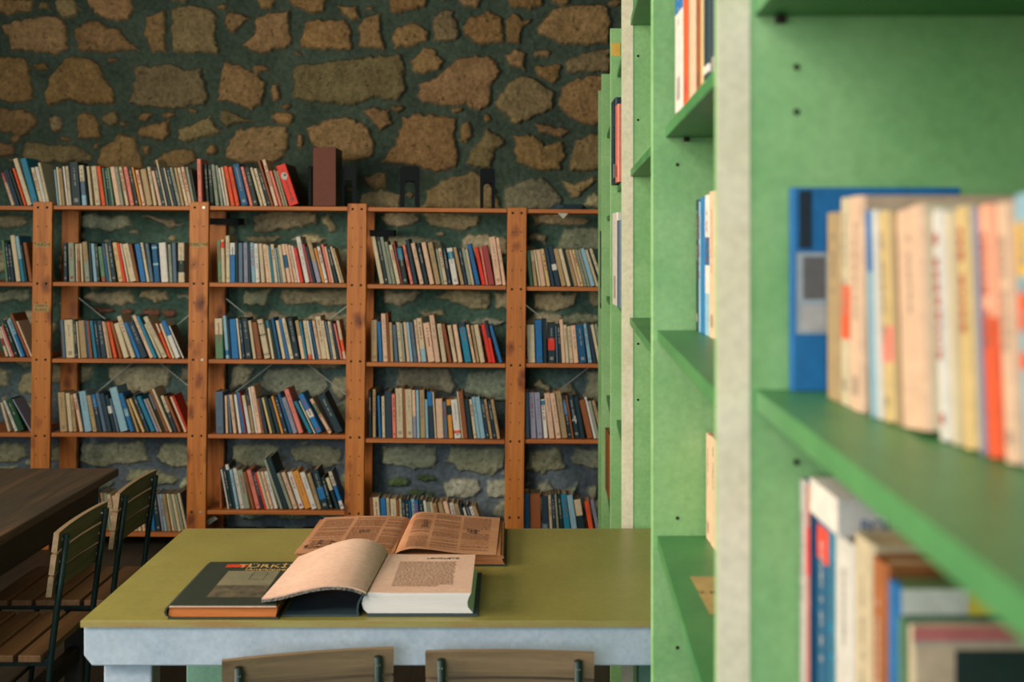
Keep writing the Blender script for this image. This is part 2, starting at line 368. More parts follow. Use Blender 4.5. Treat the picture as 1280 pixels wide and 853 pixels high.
me.vertices.add(len(co)); me.vertices.foreach_set('co', co.ravel())
me.loops.add(quads.size); me.loops.foreach_set('vertex_index', quads.ravel().astype(np.int32))
me.polygons.add(len(quads)); me.polygons.foreach_set('loop_start', np.arange(0, quads.size, 4, dtype=np.int32))
me.update(calc_edges=True)
me.polygons.foreach_set('use_smooth', [True] * len(quads))
a = me.color_attributes.new('Col', 'FLOAT_COLOR', 'POINT')
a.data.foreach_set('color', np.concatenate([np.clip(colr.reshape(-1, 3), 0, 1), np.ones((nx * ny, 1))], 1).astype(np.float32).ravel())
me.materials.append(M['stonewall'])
o = bpy.data.objects.new('wall_back', me); col.objects.link(o); tag(o, kind='structure')
WX0, WX1 = float(VX.min()), float(VX.max()); WZ1 = float(VZ.max())

# ---------------------------------------------------------------- the room
def struct(name, mb, **k): return tag(mb.build(name, **k), kind='structure')
LX, RX, NY, CZ = WX0 + .02, 1.42, -2.6, 2.98
struct('floor', MB().box((LX - .2, NY - .2, -.1), (RX + .2, DW + .2, 0), 'floor'))
struct('ceiling', MB().box((LX - .2, NY - .2, CZ), (RX + .2, DW + .2, CZ + .15), 'plaster'))
struct('wall_right', MB().box((RX, NY - .2, 0), (RX + .2, DW + .2, CZ), 'plaster'))
struct('wall_core', MB().box((LX - .2, DW + .02, 0), (RX + .2, DW + .2, CZ), 'plaster')) 
# left wall and the wall behind the camera, each round a window opening
wl = MB(); y0, y1, z0, z1 = .3, 3.3, 1.35, 2.8
for a, b in (((NY, 0), (y0, CZ)), ((y1, 0), (DW, CZ)), ((y0, 0), (y1, z0)), ((y0, z1), (y1, CZ))):
    wl.box((LX - .2, a[0], a[1]), (LX, b[0], b[1]), 'plaster')
struct('wall_left', wl)
wr = MB(); x0, x1, q0, q1 = -2.4, -.05, 1.3, 2.8
for a, b in (((LX, 0), (x0, CZ)), ((x1, 0), (RX, CZ)), ((x0, 0), (x1, q0)), ((x0, q1), (x1, CZ))):
    wr.box((a[0], NY - .2, a[1]), (b[0], NY, b[1]), 'plaster')
struct('wall_rear', wr)
def wframe(name, p0, p1, axis):
    b = MB(); (a0, z0), (a1, z1), c = p0, p1, axis
    w = .05
    def add(u0, v0, u1, v1):
        if c[0] == 'x': b.box((c[1] - .12, u0, v0), (c[1] - .07, u1, v1), 'apron')
        else: b.box((u0, c[1] - .12, v0), (u1, c[1] - .07, v1), 'apron')
    add(a0, z0, a0 + w, z1); add(a1 - w, z0, a1, z1); add(a0, z0, a1, z0 + w); add(a0, z1 - w, a1, z1)
    m = (a0 + a1) / 2; add(m - .025, z0, m + .025, z1)
    struct(name, b)
wframe('window_1', (y0, z0), (y1, z1), ('x', LX)); wframe('window_2', (x0, q0), (x1, q1), ('y', NY))
# ---------------------------------------------------------------- the long pine bookcase
DF = 5.88; SL = .0101            # front plane, and the lean of the whole case
case = tag(empty('bookcase', (X(350, DF), DF, 0)), 'long orange pine bookcase of open bays along the stone wall', 'bookcase')
case.rotation_euler = (0, 0, 0)
bpy.context.view_layer.update()
CI = Matrix.Translation((-case.location.x, -case.location.y, 0))
def cbuild(mb, name, **k): return mb.build(name, parent=case, **k)
POSTS = [(-147, 250), (53.2, 252.5), (249, 252.5), (446.5, 254.5), (646.5, 259.5), (845, 262)]
SHELF_Y = {'A': (257, 352.5, 447, 541, 640), 'B': (257.3, 353.2, 449, 541.7, 666), 'C': (258, 354, 450, 543.6, 638.7), 'D': (260, 356.5, 454, 549.4, 672), 'E': (262, 359, 455, 550, 672)}
BAYX = {'A': (-135, 41.2), 'B': (65.2, 236.9), 'C': (261, 434.3), 'D': (458.4, 634), 'E': (658.6, 833)}
def lean_x(px, y): return px - (y - 255) * SL * .95      # post centres drift to the left towards the floor
for k, (px, yt) in enumerate(POSTS):
    for (d, wpx, thick, nm) in ((DF, 12, .028, 'upright'), (DF + .37, 11.3, .035, 'rear_upright')):
        b = MB(); zt = Z(yt, DF)
        hx = wpx / F * DF
        lx = (px - HX) / F * DF
        bx = lx - zt * SL
        lo = [Vector((bx + s * hx, d + q * thick, 0)) for s, q in ((-1, 0), (1, 0), (1, 1), (-1, 1))]
        hi = [Vector((lx + s * hx, d + q * thick, zt)) for s, q in ((-1, 0), (1, 0), (1, 1), (-1, 1))]
        b.hull([CI @ v for v in lo], [CI @ v for v in hi], 'pine')
        if d == DF:
            for j in range(0, 20):            # bored holes in pairs, bolts at the shelves
                yy_ = yt + 7 + j * 23.8
                if yy_ > 680: break
                for s in (-1, 1):
                    z = Z(yy_, DF); cx = (lx - (zt - z) * SL) + s * 5.6 / F * DF; r = .0065 if j % 4 == 0 else .0034
                    m = 'steel' if (k == 2 and j % 8 == 0 and s == 1) else 'hole'
                    b.face([CI @ Vector((cx + r * math.cos(a * math.pi / 4), DF - .0006, z + r * math.sin(a * math.pi / 4))) for a in range(8)], m)
        cbuild(b, nm, bevel=.003)
for bay, ysh in SHELF_Y.items():
    xa, xb = BAYX[bay]
    for j, y in enumerate(ysh):
        xa_, xb_ = lean_x(xa, y), lean_x(xb, y)
        x0, x1 = X(xa_, DF) + .0015, X(xb_, DF) - .0015
        z = Z(y, DF + .012)
        yl = y - (.5 if bay not in 'D' else .9); yr = y + (.5 if bay not in 'D' else .9)
        zl, zr = Z(yl, DF + .012), Z(yr, DF + .012)
        b = MB(); t = .020
        ring = lambda xx, zz: [CI @ Vector(p) for p in ((xx, DF + .012, zz - t), (xx, DF + .355, zz - t), (xx, DF + .355, zz), (xx, DF + .012, zz))]
        b.hull(ring(x0, zl), ring(x1, zr), 'pine_x')
        cbuild(b, 'shelf_board', bevel=.002)
for px0, y0, px1, y1 in ((89, 365, 272, 512), (89, 518, 272, 364), (272, 365, 458, 514), (272, 508, 458, 364), (645, 530, 845, 375), (645, 372, 845, 528)):
    cbuild(MB().tube([CI @ Vector(W(px0, y0, 6.262)), CI @ Vector(W(px1, y1, 6.262 + .006))], .0035, 'white', 6), 'wire_brace')
for px0, px1, y in ((262, 298, 277), (462, 492, 291.5)):
    b = MB(); a = CI @ Vector(W(px0, y + 4, 6.2)); c = CI @ Vector(W(px1, y - 4, 6.2)); b.box(a, (c.x, 6.206 - DF, c.z), 'blackmetal')
    b.box((c.x - .006, 6.206 - DF, a.z), (c.x, 6.33 - DF, c.z), 'blackmetal')
    cbuild(b, 'wall_bracket')
for px, y, txt, s in ((53, 306, 'TARİH', .026), (248.5, 306, 'EDEBİYAT', .021), (53, 382.5, 'DÜNYA', .018), (53, 387.5, 'KLASİK', .018)):
    w_, h_ = 9.5 / F * DF, (3.2 if s > .02 else 2.5) / F * DF
    c = CI @ Vector(W(lean_x(px, y), y, DF))
    s_ = MB().box((c.x - w_, -.0016, c.z - h_), (c.x + w_, -.0004, c.z + h_), 'sticker').build('paper_strip', case)
    lettering('strip_lettering', txt, s, 'ink', s_, (c.x, -.0018, c.z), (R(90), 0, 0))

# ---------------------------------------------------------------- books
PAL = dict(c=(188, 171, 142), p=(202, 166, 140), w=(196, 190, 184), b=(24, 100, 158), t=(24, 112, 142), l=(128, 162, 178), n=(30, 50, 66), N=(20, 44, 54),
           d=(24, 42, 36), g=(84, 120, 90), G=(22, 66, 40), R=(206, 48, 30), o=(212, 78, 34), m=(150, 58, 58), P=(202, 112, 98), y=(196, 130, 50), Y=(196, 166, 112),
           k=(132, 74, 38), s=(78, 98, 118), v=(130, 130, 150), e=(130, 136, 120), f=(156, 130, 94), B=(18, 80, 120))
CN = dict(c='cream', p='peach', w='white', b='bright blue', t='teal', l='pale blue', n='navy', N='blue-black', d='black-green', g='green', G='dark green', R='red', o='orange', m='maroon',
          P='pink', y='ochre', Y='straw', k='brown', s='slate blue', v='lilac', e='grey-green', f='tan', B='deep blue')
def pal(ch, gain=1.0):
    return tuple(min(.9, v * gain) for v in lin(PAL[ch]))
GAIN = 1.35
PAGE = tuple(min(.8, v * 1.2) for v in lin((176, 150, 116)))
def dark(c): return sum(c) < .35
def book_mesh(t, dep, h, c, bands=(), near=False, titles=True, cover=None, rects=(), name='book'):
    """upright volume: spine faces -y, thickness runs along +x, foot on z = 0"""
    b = MB(); rnd = random
    q = min(.004, t * .22)
    ring = [(0, dep), (0, q), (q * .8, 0), (t - q * .8, 0), (t, q), (t, dep)]
    cov = cover or c
    lv = sorted({0.0, h} | {h * (1 - a) for (_, a, _) in bands} | {h * (1 - e) for (_, _, e) in bands})
    def cat(z):
        for (cc, a, e) in bands:
            if h * (1 - e) <= z <= h * (1 - a): return cc
        return c
    n = 6
    for z0, z1 in zip(lv, lv[1:]):
        if z1 - z0 < 1e-5: continue
        cc = cat((z0 + z1) / 2)
        for k in range(n):
            p, r = ring[k], ring[(k + 1) % n]
            if k == 5:
                continue
            fc = cc if k in (1, 2, 3) else (cov if k in (0, 4) else PAGE)
            b.face([(p[0], p[1], z0), (r[0], r[1], z0), (r[0], r[1], z1), (p[0], p[1], z1)], 'book', fc)
    ct = min(.0022, t * .14); inn = [(ct, dep - .003), (ct, .006), (t - ct, .006), (t - ct, dep - .003)]
    # covers' thickness and the rims
    for z, up in ((h, 1), (0.0, 0)):
        b.face([(0, dep, z), (ct, dep, z), (ct, .005, z), (0, .005, z)], 'book', cov)
        b.face([(t - ct, dep, z), (t, dep, z), (t, .005, z), (t - ct, .005, z)], 'book', cov)
        b.face([(0, .005, z), (0, q, z), (q * .8, 0, z), (t - q * .8, 0, z), (t, q, z), (t, .005, z)], 'book', c)
    b.face([(ct, .005, 0), (ct, dep, 0), (ct, dep, h), (ct, .005, h)], 'book', cov)
    b.face([(t - ct, .005, 0), (t - ct, dep, 0), (t - ct, dep, h), (t - ct, .005, h)], 'book', cov)
    pg = MB() if near else b
    zz = (.002, h - min(.004, h * .02))
    pg.box((ct + .0001, .005, zz[0]), (t - ct - .0001, dep - .004, zz[1]), 'book', None, PAGE)
    if titles and t > .013 and (near or rnd.random() < .7):
        ink = tuple(v * .5 + .5 * u for v, u in zip(c, (.55, .5, .42) if dark(c) else (.09, .08, .08)))
        if rnd.random() < .25 and not dark(c): ink = (.35, .05, .03)
        z = h * rnd.uniform(.86, .92); end = h * rnd.uniform(.35, .6); wd = min(t * .22, .0035)
        while z > end:
            s = rnd.uniform(.003, .008)
            x = t / 2 + rnd.uniform(-.1, .1) * wd
            b.face([(x - wd, -.0004, z - s), (x + wd, -.0004, z - s), (x + wd, -.0004, z), (x - wd, -.0004, z)], 'book', ink)
            z -= s + (.002 if rnd.random() < .75 else .009)
        if rnd.random() < .6:
            z = h * .07; w2 = t * .22
            b.face([(t / 2 - w2, -.0004, z), (t / 2 + w2, -.0004, z), (t / 2 + w2, -.0004, z + w2 * 2), (t / 2 - w2, -.0004, z + w2 * 2)], 'book', ink)
    lift = .0001
    for (y0, y1, z0, z1, rc) in rects:     # printed areas on the right-hand cover
        lift += .00025; b.face([(t + lift, y0 * dep, z0 * h), (t + lift, y1 * dep, z0 * h), (t + lift, y1 * dep, z1 * h), (t + lift, y0 * dep, z1 * h)], 'book', rc)
    return b, pg
# measured spines: left edge at foot, left edge at head, width, head height, colour [colour:from-to ...]
ROWS = {
'AT': '11.5 -2 4 217 p m:0-.3|15 1 4 214 n|19 4 3 212 n|23 7 4 213 d|28 13 3 211 o|31.5 13 6 199 c|38 22 8 199 t|47 35 4.5 210 c|51.5 40 4.5 209 w|57 45 3.5 204 c',
'BT': '69 64.5 1.8 212 l|72 67.5 3 209 c|75.5 71 3.5 211 f|80.5 75 2.5 208 w|84 79.5 3.5 208 c|88 84 11 203 N|100.5 96 6 207 s c:0-.4 l:.75-1|110 105 3.5 208 c|117 111.5 6.5 208 c|125 117 5 208 o|131 125 2.2 210 g|133.5 127 4 210 n|138 130 3 210 g|142.5 134.5 6 209 p|148.5 139 4 209 e|155 146 4 209 c|161 152 5 209 P|167 157 5 209 d|172.5 161 2.5 209 y|176 167 4 213 p|181 172.5 7.5 212 f|190.5 182 4 209 c|196.5 186.5 4 214 p|200.5 189 5 210 N|205.5 190 2 200 c|208 196 5 210 N|213.5 202 2 210 c|215.5 205 5 210 N|221 210 4 210 e|225.5 215.5 3.5 210 f|230 219 4 210 c|234.5 224 4 209 p|239.5 230 3.3 209 e|243 234.5 3 212 d',
'CT': '257 253.5 3.5 205 d|261 256.5 5 206 d|268 259.5 4.5 206 e|274 265 3.5 207 e|279.5 271 2.5 210 w|282 274 3 209 c|287 277.5 5 208 o|293.5 283.5 5 209 o|300 288.5 9 206 B|311 299 4 209 P|315.5 304 6.5 210 d|324 310 3.5 210 c|328.5 315.5 4 211 c|333.5 320 4 212 N|338 320.5 3 201 k|342 326 4.5 200 p|348 335 3.5 214 P|352.5 340 3 213 f|356 343 2.5 214 e|360.5 342.5 13 208 R',
'A1': '4.5 -1 3 301 g|8 2.5 4 304 N|12 5 4 306 n|17 8 6 295 c|24 15 4.5 296 t l:0-.5|29 22 3 307 d|33 25 5 304 k',
'B1': '77 76.5 5 304 N|83.5 82 7.5 304 e|92.5 91 2 305 c|94.5 92.5 4 305 k f:0-.45|99.5 95 2.5 305 c|103.5 99.5 6.5 303 f e:.5-1|110.5 107.5 3 304 N|114.5 110.5 4.5 305 l|119.5 116 3.5 305 d|125 119 5.5 309 g k:.85-1|131 123 3.5 305 B|134.5 126.5 3 305 e|138 129 6 303 N|145.5 134 6 304 Y|152 142 4 305 R|157 145 2.5 305 c|160.5 149 8 306 c|168.5 159 3.5 306 k|173.5 165.5 7 306 b|181.5 173 3.5 304 c|185.5 179 4.5 305 s|191 187 7 306 B l:.06-.12 l:.5-.56|200 196.5 9 304 w|210 207.5 4 306 e|214.5 212.5 5 304 s|220.5 220 8 304 c d:.45-.75',
'C1': '270.5 269 5 301 g|275.5 274 4.5 300 c R:.05-.2|281.5 280.5 5 295 c|286.5 286 6.5 304 b w:0-.3|293 292.5 3 302 d|297 296.5 5.5 304 s|303.5 302.5 5.5 304 v|309.5 306 3 305 n|313.5 309.5 5 304 l|318.5 313.5 5 305 w|325 318.5 5 305 c|331.5 324 4.5 306 p|336 329 3 307 c|339.5 331 2.5 308 t|342 333.5 4.5 306 c|347.5 339 2 311 l|349.5 341 2.5 310 e|352.5 343.5 4.5 307 c|358 349 5 306 p B:.28-.62|364 354.5 3 306 p|367.5 357 4 307 p|371.5 361 2.5 308 w|374.5 364 4.5 311 R|380.5 368.5 6 297 w|387.5 376 3 306 m|390.5 380 3.5 309 N|395 382.5 6 305 v f:0-.45|402 391 3 311 y|405.5 395 4 309 w|410.5 400 3 306 P|414 404 3 309 p|418 407 4 309 N|423.5 410 3 309 c|427 413 2.5 311 f',
'D1': '474.5 463 5.5 297 c|480.5 469 5 297 d|485.5 474 4.5 297 e|490.5 480 4 303 e|495.5 485 5 307 c|501 490 2 302 m|503.5 495 6.5 309 d t:.05-.35|512.5 502 4 307 P|517 506 5 300 N|524.5 513 5.5 305 p|531 520 4.5 305 N|537 526 6 304 p|544.5 534 6.5 304 f|552 544 3 312 e|555 547 4.5 311 c|560.5 553 3.5 311 n|566 558 7.5 311 w t:.1-.3|576 566 4.5 310 f|581 572 3.5 311 n|585.5 576.5 4.5 311 e|590 580 3 312 c|594.5 583 6 306 b|602.5 592.5 5 310 R|607.5 599.5 2.8 311 P|611 602 7.5 308 m|619.5 611 8 297 p|628.5 620 5.5 298 p',
'E1': '662.5 658 4.5 314 g|668 662 4.5 314 f c:0-.3|674 666.5 2.5 313 c|677 670 6 313 p|684 674.5 4.5 312 Y|689.5 680 5 311 n|695 685 6.5 309 n w:.45-.6|702.5 691.5 6 312 f|709.5 697 5 312 c|715 702 3.5 312 d|718.5 706 4.5 313 f|723.5 711 3 313 p|726.5 714 4 313 Y|731 718 4 313 e|735.5 721.5 3 313 e|739 724.5 6 312 l|746 731 3.5 313 c|750 734.5 2 313 N|753 736 4 312 c',
'A2': '3.5 -6 3.5 415 c m:.3-.6|9 -5 2.5 410 w|12 -3 3 409 P|16 0 5 402 d|22.5 2 3 402 l|25.5 4.5 4 400 b l:0-.4|31 4.5 4 394 k|35 14.5 2.5 403 p',
'B2': '75.5 72.5 4 401 s|80 77 11 401 c|91.5 88.5 4 402 d|96 90 2 403 c|98.5 93 8 402 f|107.5 99.5 3 402 B|110.5 103 3.5 402 k|115.5 109.5 4.5 402 t|120 114 3.5 402 n|124 117 7 402 n|132 117.5 3 403 p|136 121 2.5 404 f|140 123.5 4.5 404 o|147 129 4 404 k|152.5 132 7 406 c|162 137 6 397 c|169.5 148 5 405 b|175 155 8.5 404 n|185 156.5 5 396 p|190.5 164 5 397 t|196.5 174.5 3.5 407 c|202 177 6.5 398 c|209 191.5 3 406 o c:0-.25|213.5 197 3 406 c|218 199.5 6.5 403 w b:0-.4|226 206 2 409 w',
'C2': '268 266.5 10 399 g c:0-.4|280.5 275.5 4.5 396 l b:.8-.92|286 282.5 2 400 N|288 284.5 9 400 b|298.5 292.5 2.5 399 c|301.5 296 3.5 400 n|305.5 300 8 399 N|315 308.5 4 402 c|320.5 313.5 6.5 404 k|329 319.5 7.5 401 c d:.1-.12 d:.38-.41 d:.88-.9|338.5 330.5 3.5 402 c t:0-.2|343 334 3 403 d|346.5 337 4 399 B|351.5 342.5 4.5 402 c|357 346.5 3.5 400 b|361.5 350.5 5 399 c|367 357.5 7 399 N|375.5 367 5 402 p f:0-.4|381 373 2.5 403 t|384 377 5 402 c o:.88-1|390 381.5 2.5 402 w|394.5 385 2.5 403 B|397 388.5 4 402 p|401 392.5 7 397 c|408.5 400 3.5 402 c|413.5 404.5 2.5 403 s|416 408 4 403 c|421 412 2.5 404 n|424.5 415.5 2.5 406 P|428 419 5 402 p o:.5-.8',
'D2': '463 462.5 8 401 f|473 470.5 4.5 403 b|478.5 475.5 6 393 p|484.5 482 2.5 392 k|487.5 485.5 4 404 f|493 490 4.5 407 s|498.5 494 5 404 c|503.5 499 3 405 e|508 503 4 404 p|512.5 506.5 3.5 404 l|516.5 510 5 404 s|522.5 516.5 3.5 401 p|526.5 519.5 6.5 399 c l:.7-1|535 528 8.5 405 p|544 536 6.5 395 p|552.5 545.5 6 406 c|560.5 551 4.5 406 k|566.5 558.5 5 408 c|573 565.5 5.5 407 p|581 572.5 8.5 405 t n:0-.12|591.5 582.5 3.5 407 p|596 588 3.5 408 f|600.5 592 6 407 c|610.5 601 5 407 R|615.5 605 4 403 R n:0-.4|624 611 4.5 408 b',
'E2': '660 658.5 9.5 407 c|670.5 669 8.5 401 b|679.5 678.5 4.8 400 N|685.5 685 9 405 N R:.38-.68|696 693 2 408 s|699 694.5 4 407 N|703 694 4.5 400 p|708 700 4 407 c|712.5 704 5 409 c|718 711.5 6 408 p|725 716.5 9 407 B|736 724.5 5 406 l|742 731 4.5 406 n|748 735 4 407 c|753 740 5 407 e',
'A3': '7 -3 3.5 505 c|15 0 4 503 w|20 3 9 502 G|35 7 2 501 v',
'B3': '73 69.5 9 492 f|83 77.5 5.5 493 c|89 84 4 495 f|97 85.5 4.5 494 p|102 92 2 494 n|104 96 9 491 l|114 103 5.5 496 f|120 108.5 5.5 495 n b:0-.35|126.5 114.5 5 493 s|132 119.5 6 494 n|139 124.5 5 496 N w:.3-.5|144 130 3 500 s|148 127.5 10 487 l|160 141.5 5.5 494 b l:.4-.6|166 147 2.5 497 d|169.5 155 3 501 f|176 159 3.5 500 Y|181 163 4.5 497 n|186.5 167.5 6 498 t|194 177 4 501 v|198.5 181 2.5 500 f|202 183 3 495 d s:0-.4|205 180 4.5 489 k|210.5 186.5 3.5 488 c|215.5 198 4.5 497 n c:0-.45|221.5 203.5 3.5 497 k|228.5 210 3.5 498 p|233 214 4 496 R',
'C3': '268.5 267.5 10 491 s|280.5 279 3 496 p|285 280 3 495 s|290.5 285 4 495 p|297 290.5 3.5 495 w|301 293 3.5 492 b|305 297 1.8 492 m|308.5 300.5 4.5 496 w c:0-.3|313.5 305 3.5 490 f N:0-.35|318 308.5 2.5 486 w|320.5 310.5 5.5 485 p|326.5 317 2.5 500 k|330 320.5 4 499 n|336 323 3 499 Y|339.5 327 4.5 498 d|345 332 5 500 N|350.5 337.5 3 497 y|354 340 5 498 n|360 342 4.5 494 B|365.5 348 6 499 v|372 351.5 6.5 489 P|385.5 366 5 504 t|391.5 372 2 503 c|394.5 371 8 496 b w:.4-.6|410 386 5 501 p g:.15-.45|419 396 11 497 N',
'D3': '460 459.5 4 490 d|465 465 4 488 f|473 471 3 496 b|477 476 4 497 c|481.5 480.5 8.5 490 n|490.5 488 4.5 494 P|495 492 9 487 c|504 501.5 3 487 k|507.5 504.5 8.5 488 c|516 514 4.5 489 v p:0-.55|521 519.5 3.5 489 l|524.5 522 7 489 f|532 530 3.5 501 l|536.5 533 6.5 491 n b:0-.3|543.5 539 2 491 c|545.5 543.5 9 500 p|555 551 5 504 s|561 556 5.5 501 y d:.15-.4|568 562 8.5 501 w o:.8-.88|577 568 2 491 c|579 571 6 491 k|585.5 580 5.5 500 N|592 584.5 4 501 c|596.5 587.5 4.3 498 l|601 593.5 6 498 l|607.5 600 4.5 501 n|612.5 604 3.5 501 f|616.5 609 4.5 503 N|621.5 613 4 501 f',
'E3': '657.5 655.5 5 492 s|664 658.5 7 492 v|672 662.5 7 492 v|680 671.5 5.5 501 w t:.03-.15|687 674.5 7 493 p|695.5 682.5 6.5 493 p|702.5 689.5 8 491 f|711 699.5 4.5 496 N b:.15-.45|715.5 704 2.5 496 k|718.5 707 7.5 496 N *|726 714 6 498 N|735 718.5 7.5 502 k|743 728.5 3 498 w|746 734 4.5 503 e|752 739 5 503 f',
'C4': '273 271 3 590 k|283 272 2 589 w|285 274 4.5 587 N|289.5 276 4.5 583 N w:0-.12|293.8 281.5 4 589 l|299 286 5.5 588 w|304.5 291.5 7 590 e|313.5 302 4.5 592 k|318.5 305.5 6 590 P|325 311 4 592 n|330 315 2.5 593 R|332.5 318 4 592 c|337 324 4 592 p|341.5 328 5 592 w|349 326 3.5 577 e|353 330 7 575 N|360.5 343 4.5 594 e|366 350 5.5 593 p|373 357.5 6.5 593 w|380 363.5 8.5 592 y|389 373.5 7 593 w|396.5 382.5 5 594 f|402 388 9 590 N b:.45-.75|411 397 5 599 d|418.5 405.5 5 600 N c:0-.4|425 409 5 592 b c:0-.38 w:.78-1',
'B4': '92 89 5 628 c|97.5 95 5 627 e|104 98 10 625 v|115 112 4 622 n|120 115 2 621 w|123 117.5 4.5 620 n|128.5 122 4 619 f|133 126.5 4 619 e|138 131 5 620 c|144 137 5 622 p|150 144 4 621 n|155 149 5 622 w|161 155 4 621 w|166 160 4.5 622 p|171 165 4 621 c|176 171 4 622 p|181 176 4 622 n|187 183 5 622 b|193.5 187 6 620 N|200.5 193 3 620 v|204 195.5 3.5 620 l|208 200.5 4.5 620 f|213 204.5 3 620 c|217 207.5 3.5 620 e|221 212 4 620 c|225.5 216 3.5 620 e|229.5 219 3.5 619 c|233 223 3 620 n',
'D4': '463 460.5 4.5 624 k|468 465 8 624 c|477 474.5 7 625 b|484.5 481.5 4 625 c|489 487 7.5 626 c|497 494.5 3 627 k|500 497.5 3.5 626 c|504 500.5 4 627 N|508 504.5 4.5 627 N|513 509 3 628 B|516.5 513 4.5 626 l|521 517 4.5 627 b|526 521 6 627 N|534 528 3.5 628 w|538 531.5 4 630 e|543 535.5 4 630 c|547.5 539 5 631 f|555 546 6.5 631 f|563 553 6 630 p|570 561 6 631 w|577 567 5.5 632 f|583 572 4 633 N|588 577 3 637 w|592 579 5 634 n|598 584.5 5 636 w|604 590 4 635 f',
'E4': '655.5 654.5 7 619 B|663 662 14 620 k|678 677.5 8 622 n s:.7-.9|688 684.5 3.5 621 c|692 688 4 620 n|697 691.5 3 620 e|701 694 5 620 d|707 698 7.5 620 t|716 706 7.5 621 l|724.5 717.5 9 627 N c:0-.45|738 731 6 629 o|747 738.5 5 628 v',
}
ROWNAME = {'T': 'top', '1': 'second', '2': 'third', '3': 'fourth', '4': 'lowest'}
BAYNAME = {'A': 'first', 'B': 'second', 'C': 'third', 'D': 'fourth', 'E': 'fifth'}
allbooks = []
for key, txt in ROWS.items():
    bay, row = key; j = 'T1234'.index(row)
    if bay == 'C' and row == '4': rn = 'lowest'
    base = SHELF_Y[bay][j]; slope = .5 if bay != 'D' else .9
    xa, xb = BAYX[bay]; xa_, xb_ = lean_x(xa, base), lean_x(xb, base)
    if row == 'T': xa_, xb_ = {'A': (-40, 66), 'B': (66, 246), 'C': (246, 400)}.get(bay, (xa_, xb_))
    db = DF + .032                   # spines stand a little behind the board's edge
    prev = []
    items = [q.split() for q in txt.split('|')]
    for it in items:
        xf, xh, w, yt = map(float, it[:4]); yb = base + ((xf - xa) / (xb - xa) * 2 - 1) * slope
        h = yb - yt
        right = xf + w
        lim = xf
        for (pf, pt, pw, ph) in prev[-3:]:
            d0 = (pf + pw + .12) - xf
            if d0 > 0: xf += d0; xh += d0 * .6
        w = max(1.5, min(w - .1, right - xf))
        t_ = (xf - xh) / h
        for (pf, pt, pw, ph) in prev[-3:]:
            z = min(ph + pw * max(0, pt), h) 
            xr = pf + pw - z * pt + .15
            if xf - z * t_ < xr: t_ = (xf - xr) / z
            z = min(ph, h + w * abs(t_)) 
            xr = pf + pw - z * pt + .15
            if xf - z * t_ < xr: t_ = (xf - xr) / z
        if xf + w > xb_ - .3 and row != 'T':
            w = max(1.3, xb_ - .4 - xf)
        if t_ < 0 and xf + w - h * t_ > xb_ - .3: t_ = 0
        if xf - h * t_ < xa_ + .2 and not (row == 'T'): t_ = max(0, (xf - xa_ - .2) / h)
        prev.append((xf, t_, w, h))
        vis_h = h if not (bay == 'D' and row == '4') else 22
        vis_w = max(0, min(xf + w, 748) - max(xf, 0))
        if bay == 'B' and row == '4' and xf < 183: vis_h = 12
        allbooks.append(dict(key=key, xf=xf, t=t_, w=w, h=h, yb=yb, c=it[4], bands=it[5:], area=vis_w * vis_h, db=db))
NEAR_BUDGET = 46
order = sorted(range(len(allbooks)), key=lambda i: -allbooks[i]['area'])
chosen = set(order[:300 - NEAR_BUDGET])
print('wall books', len(allbooks))
rest = MB()
labels = {}
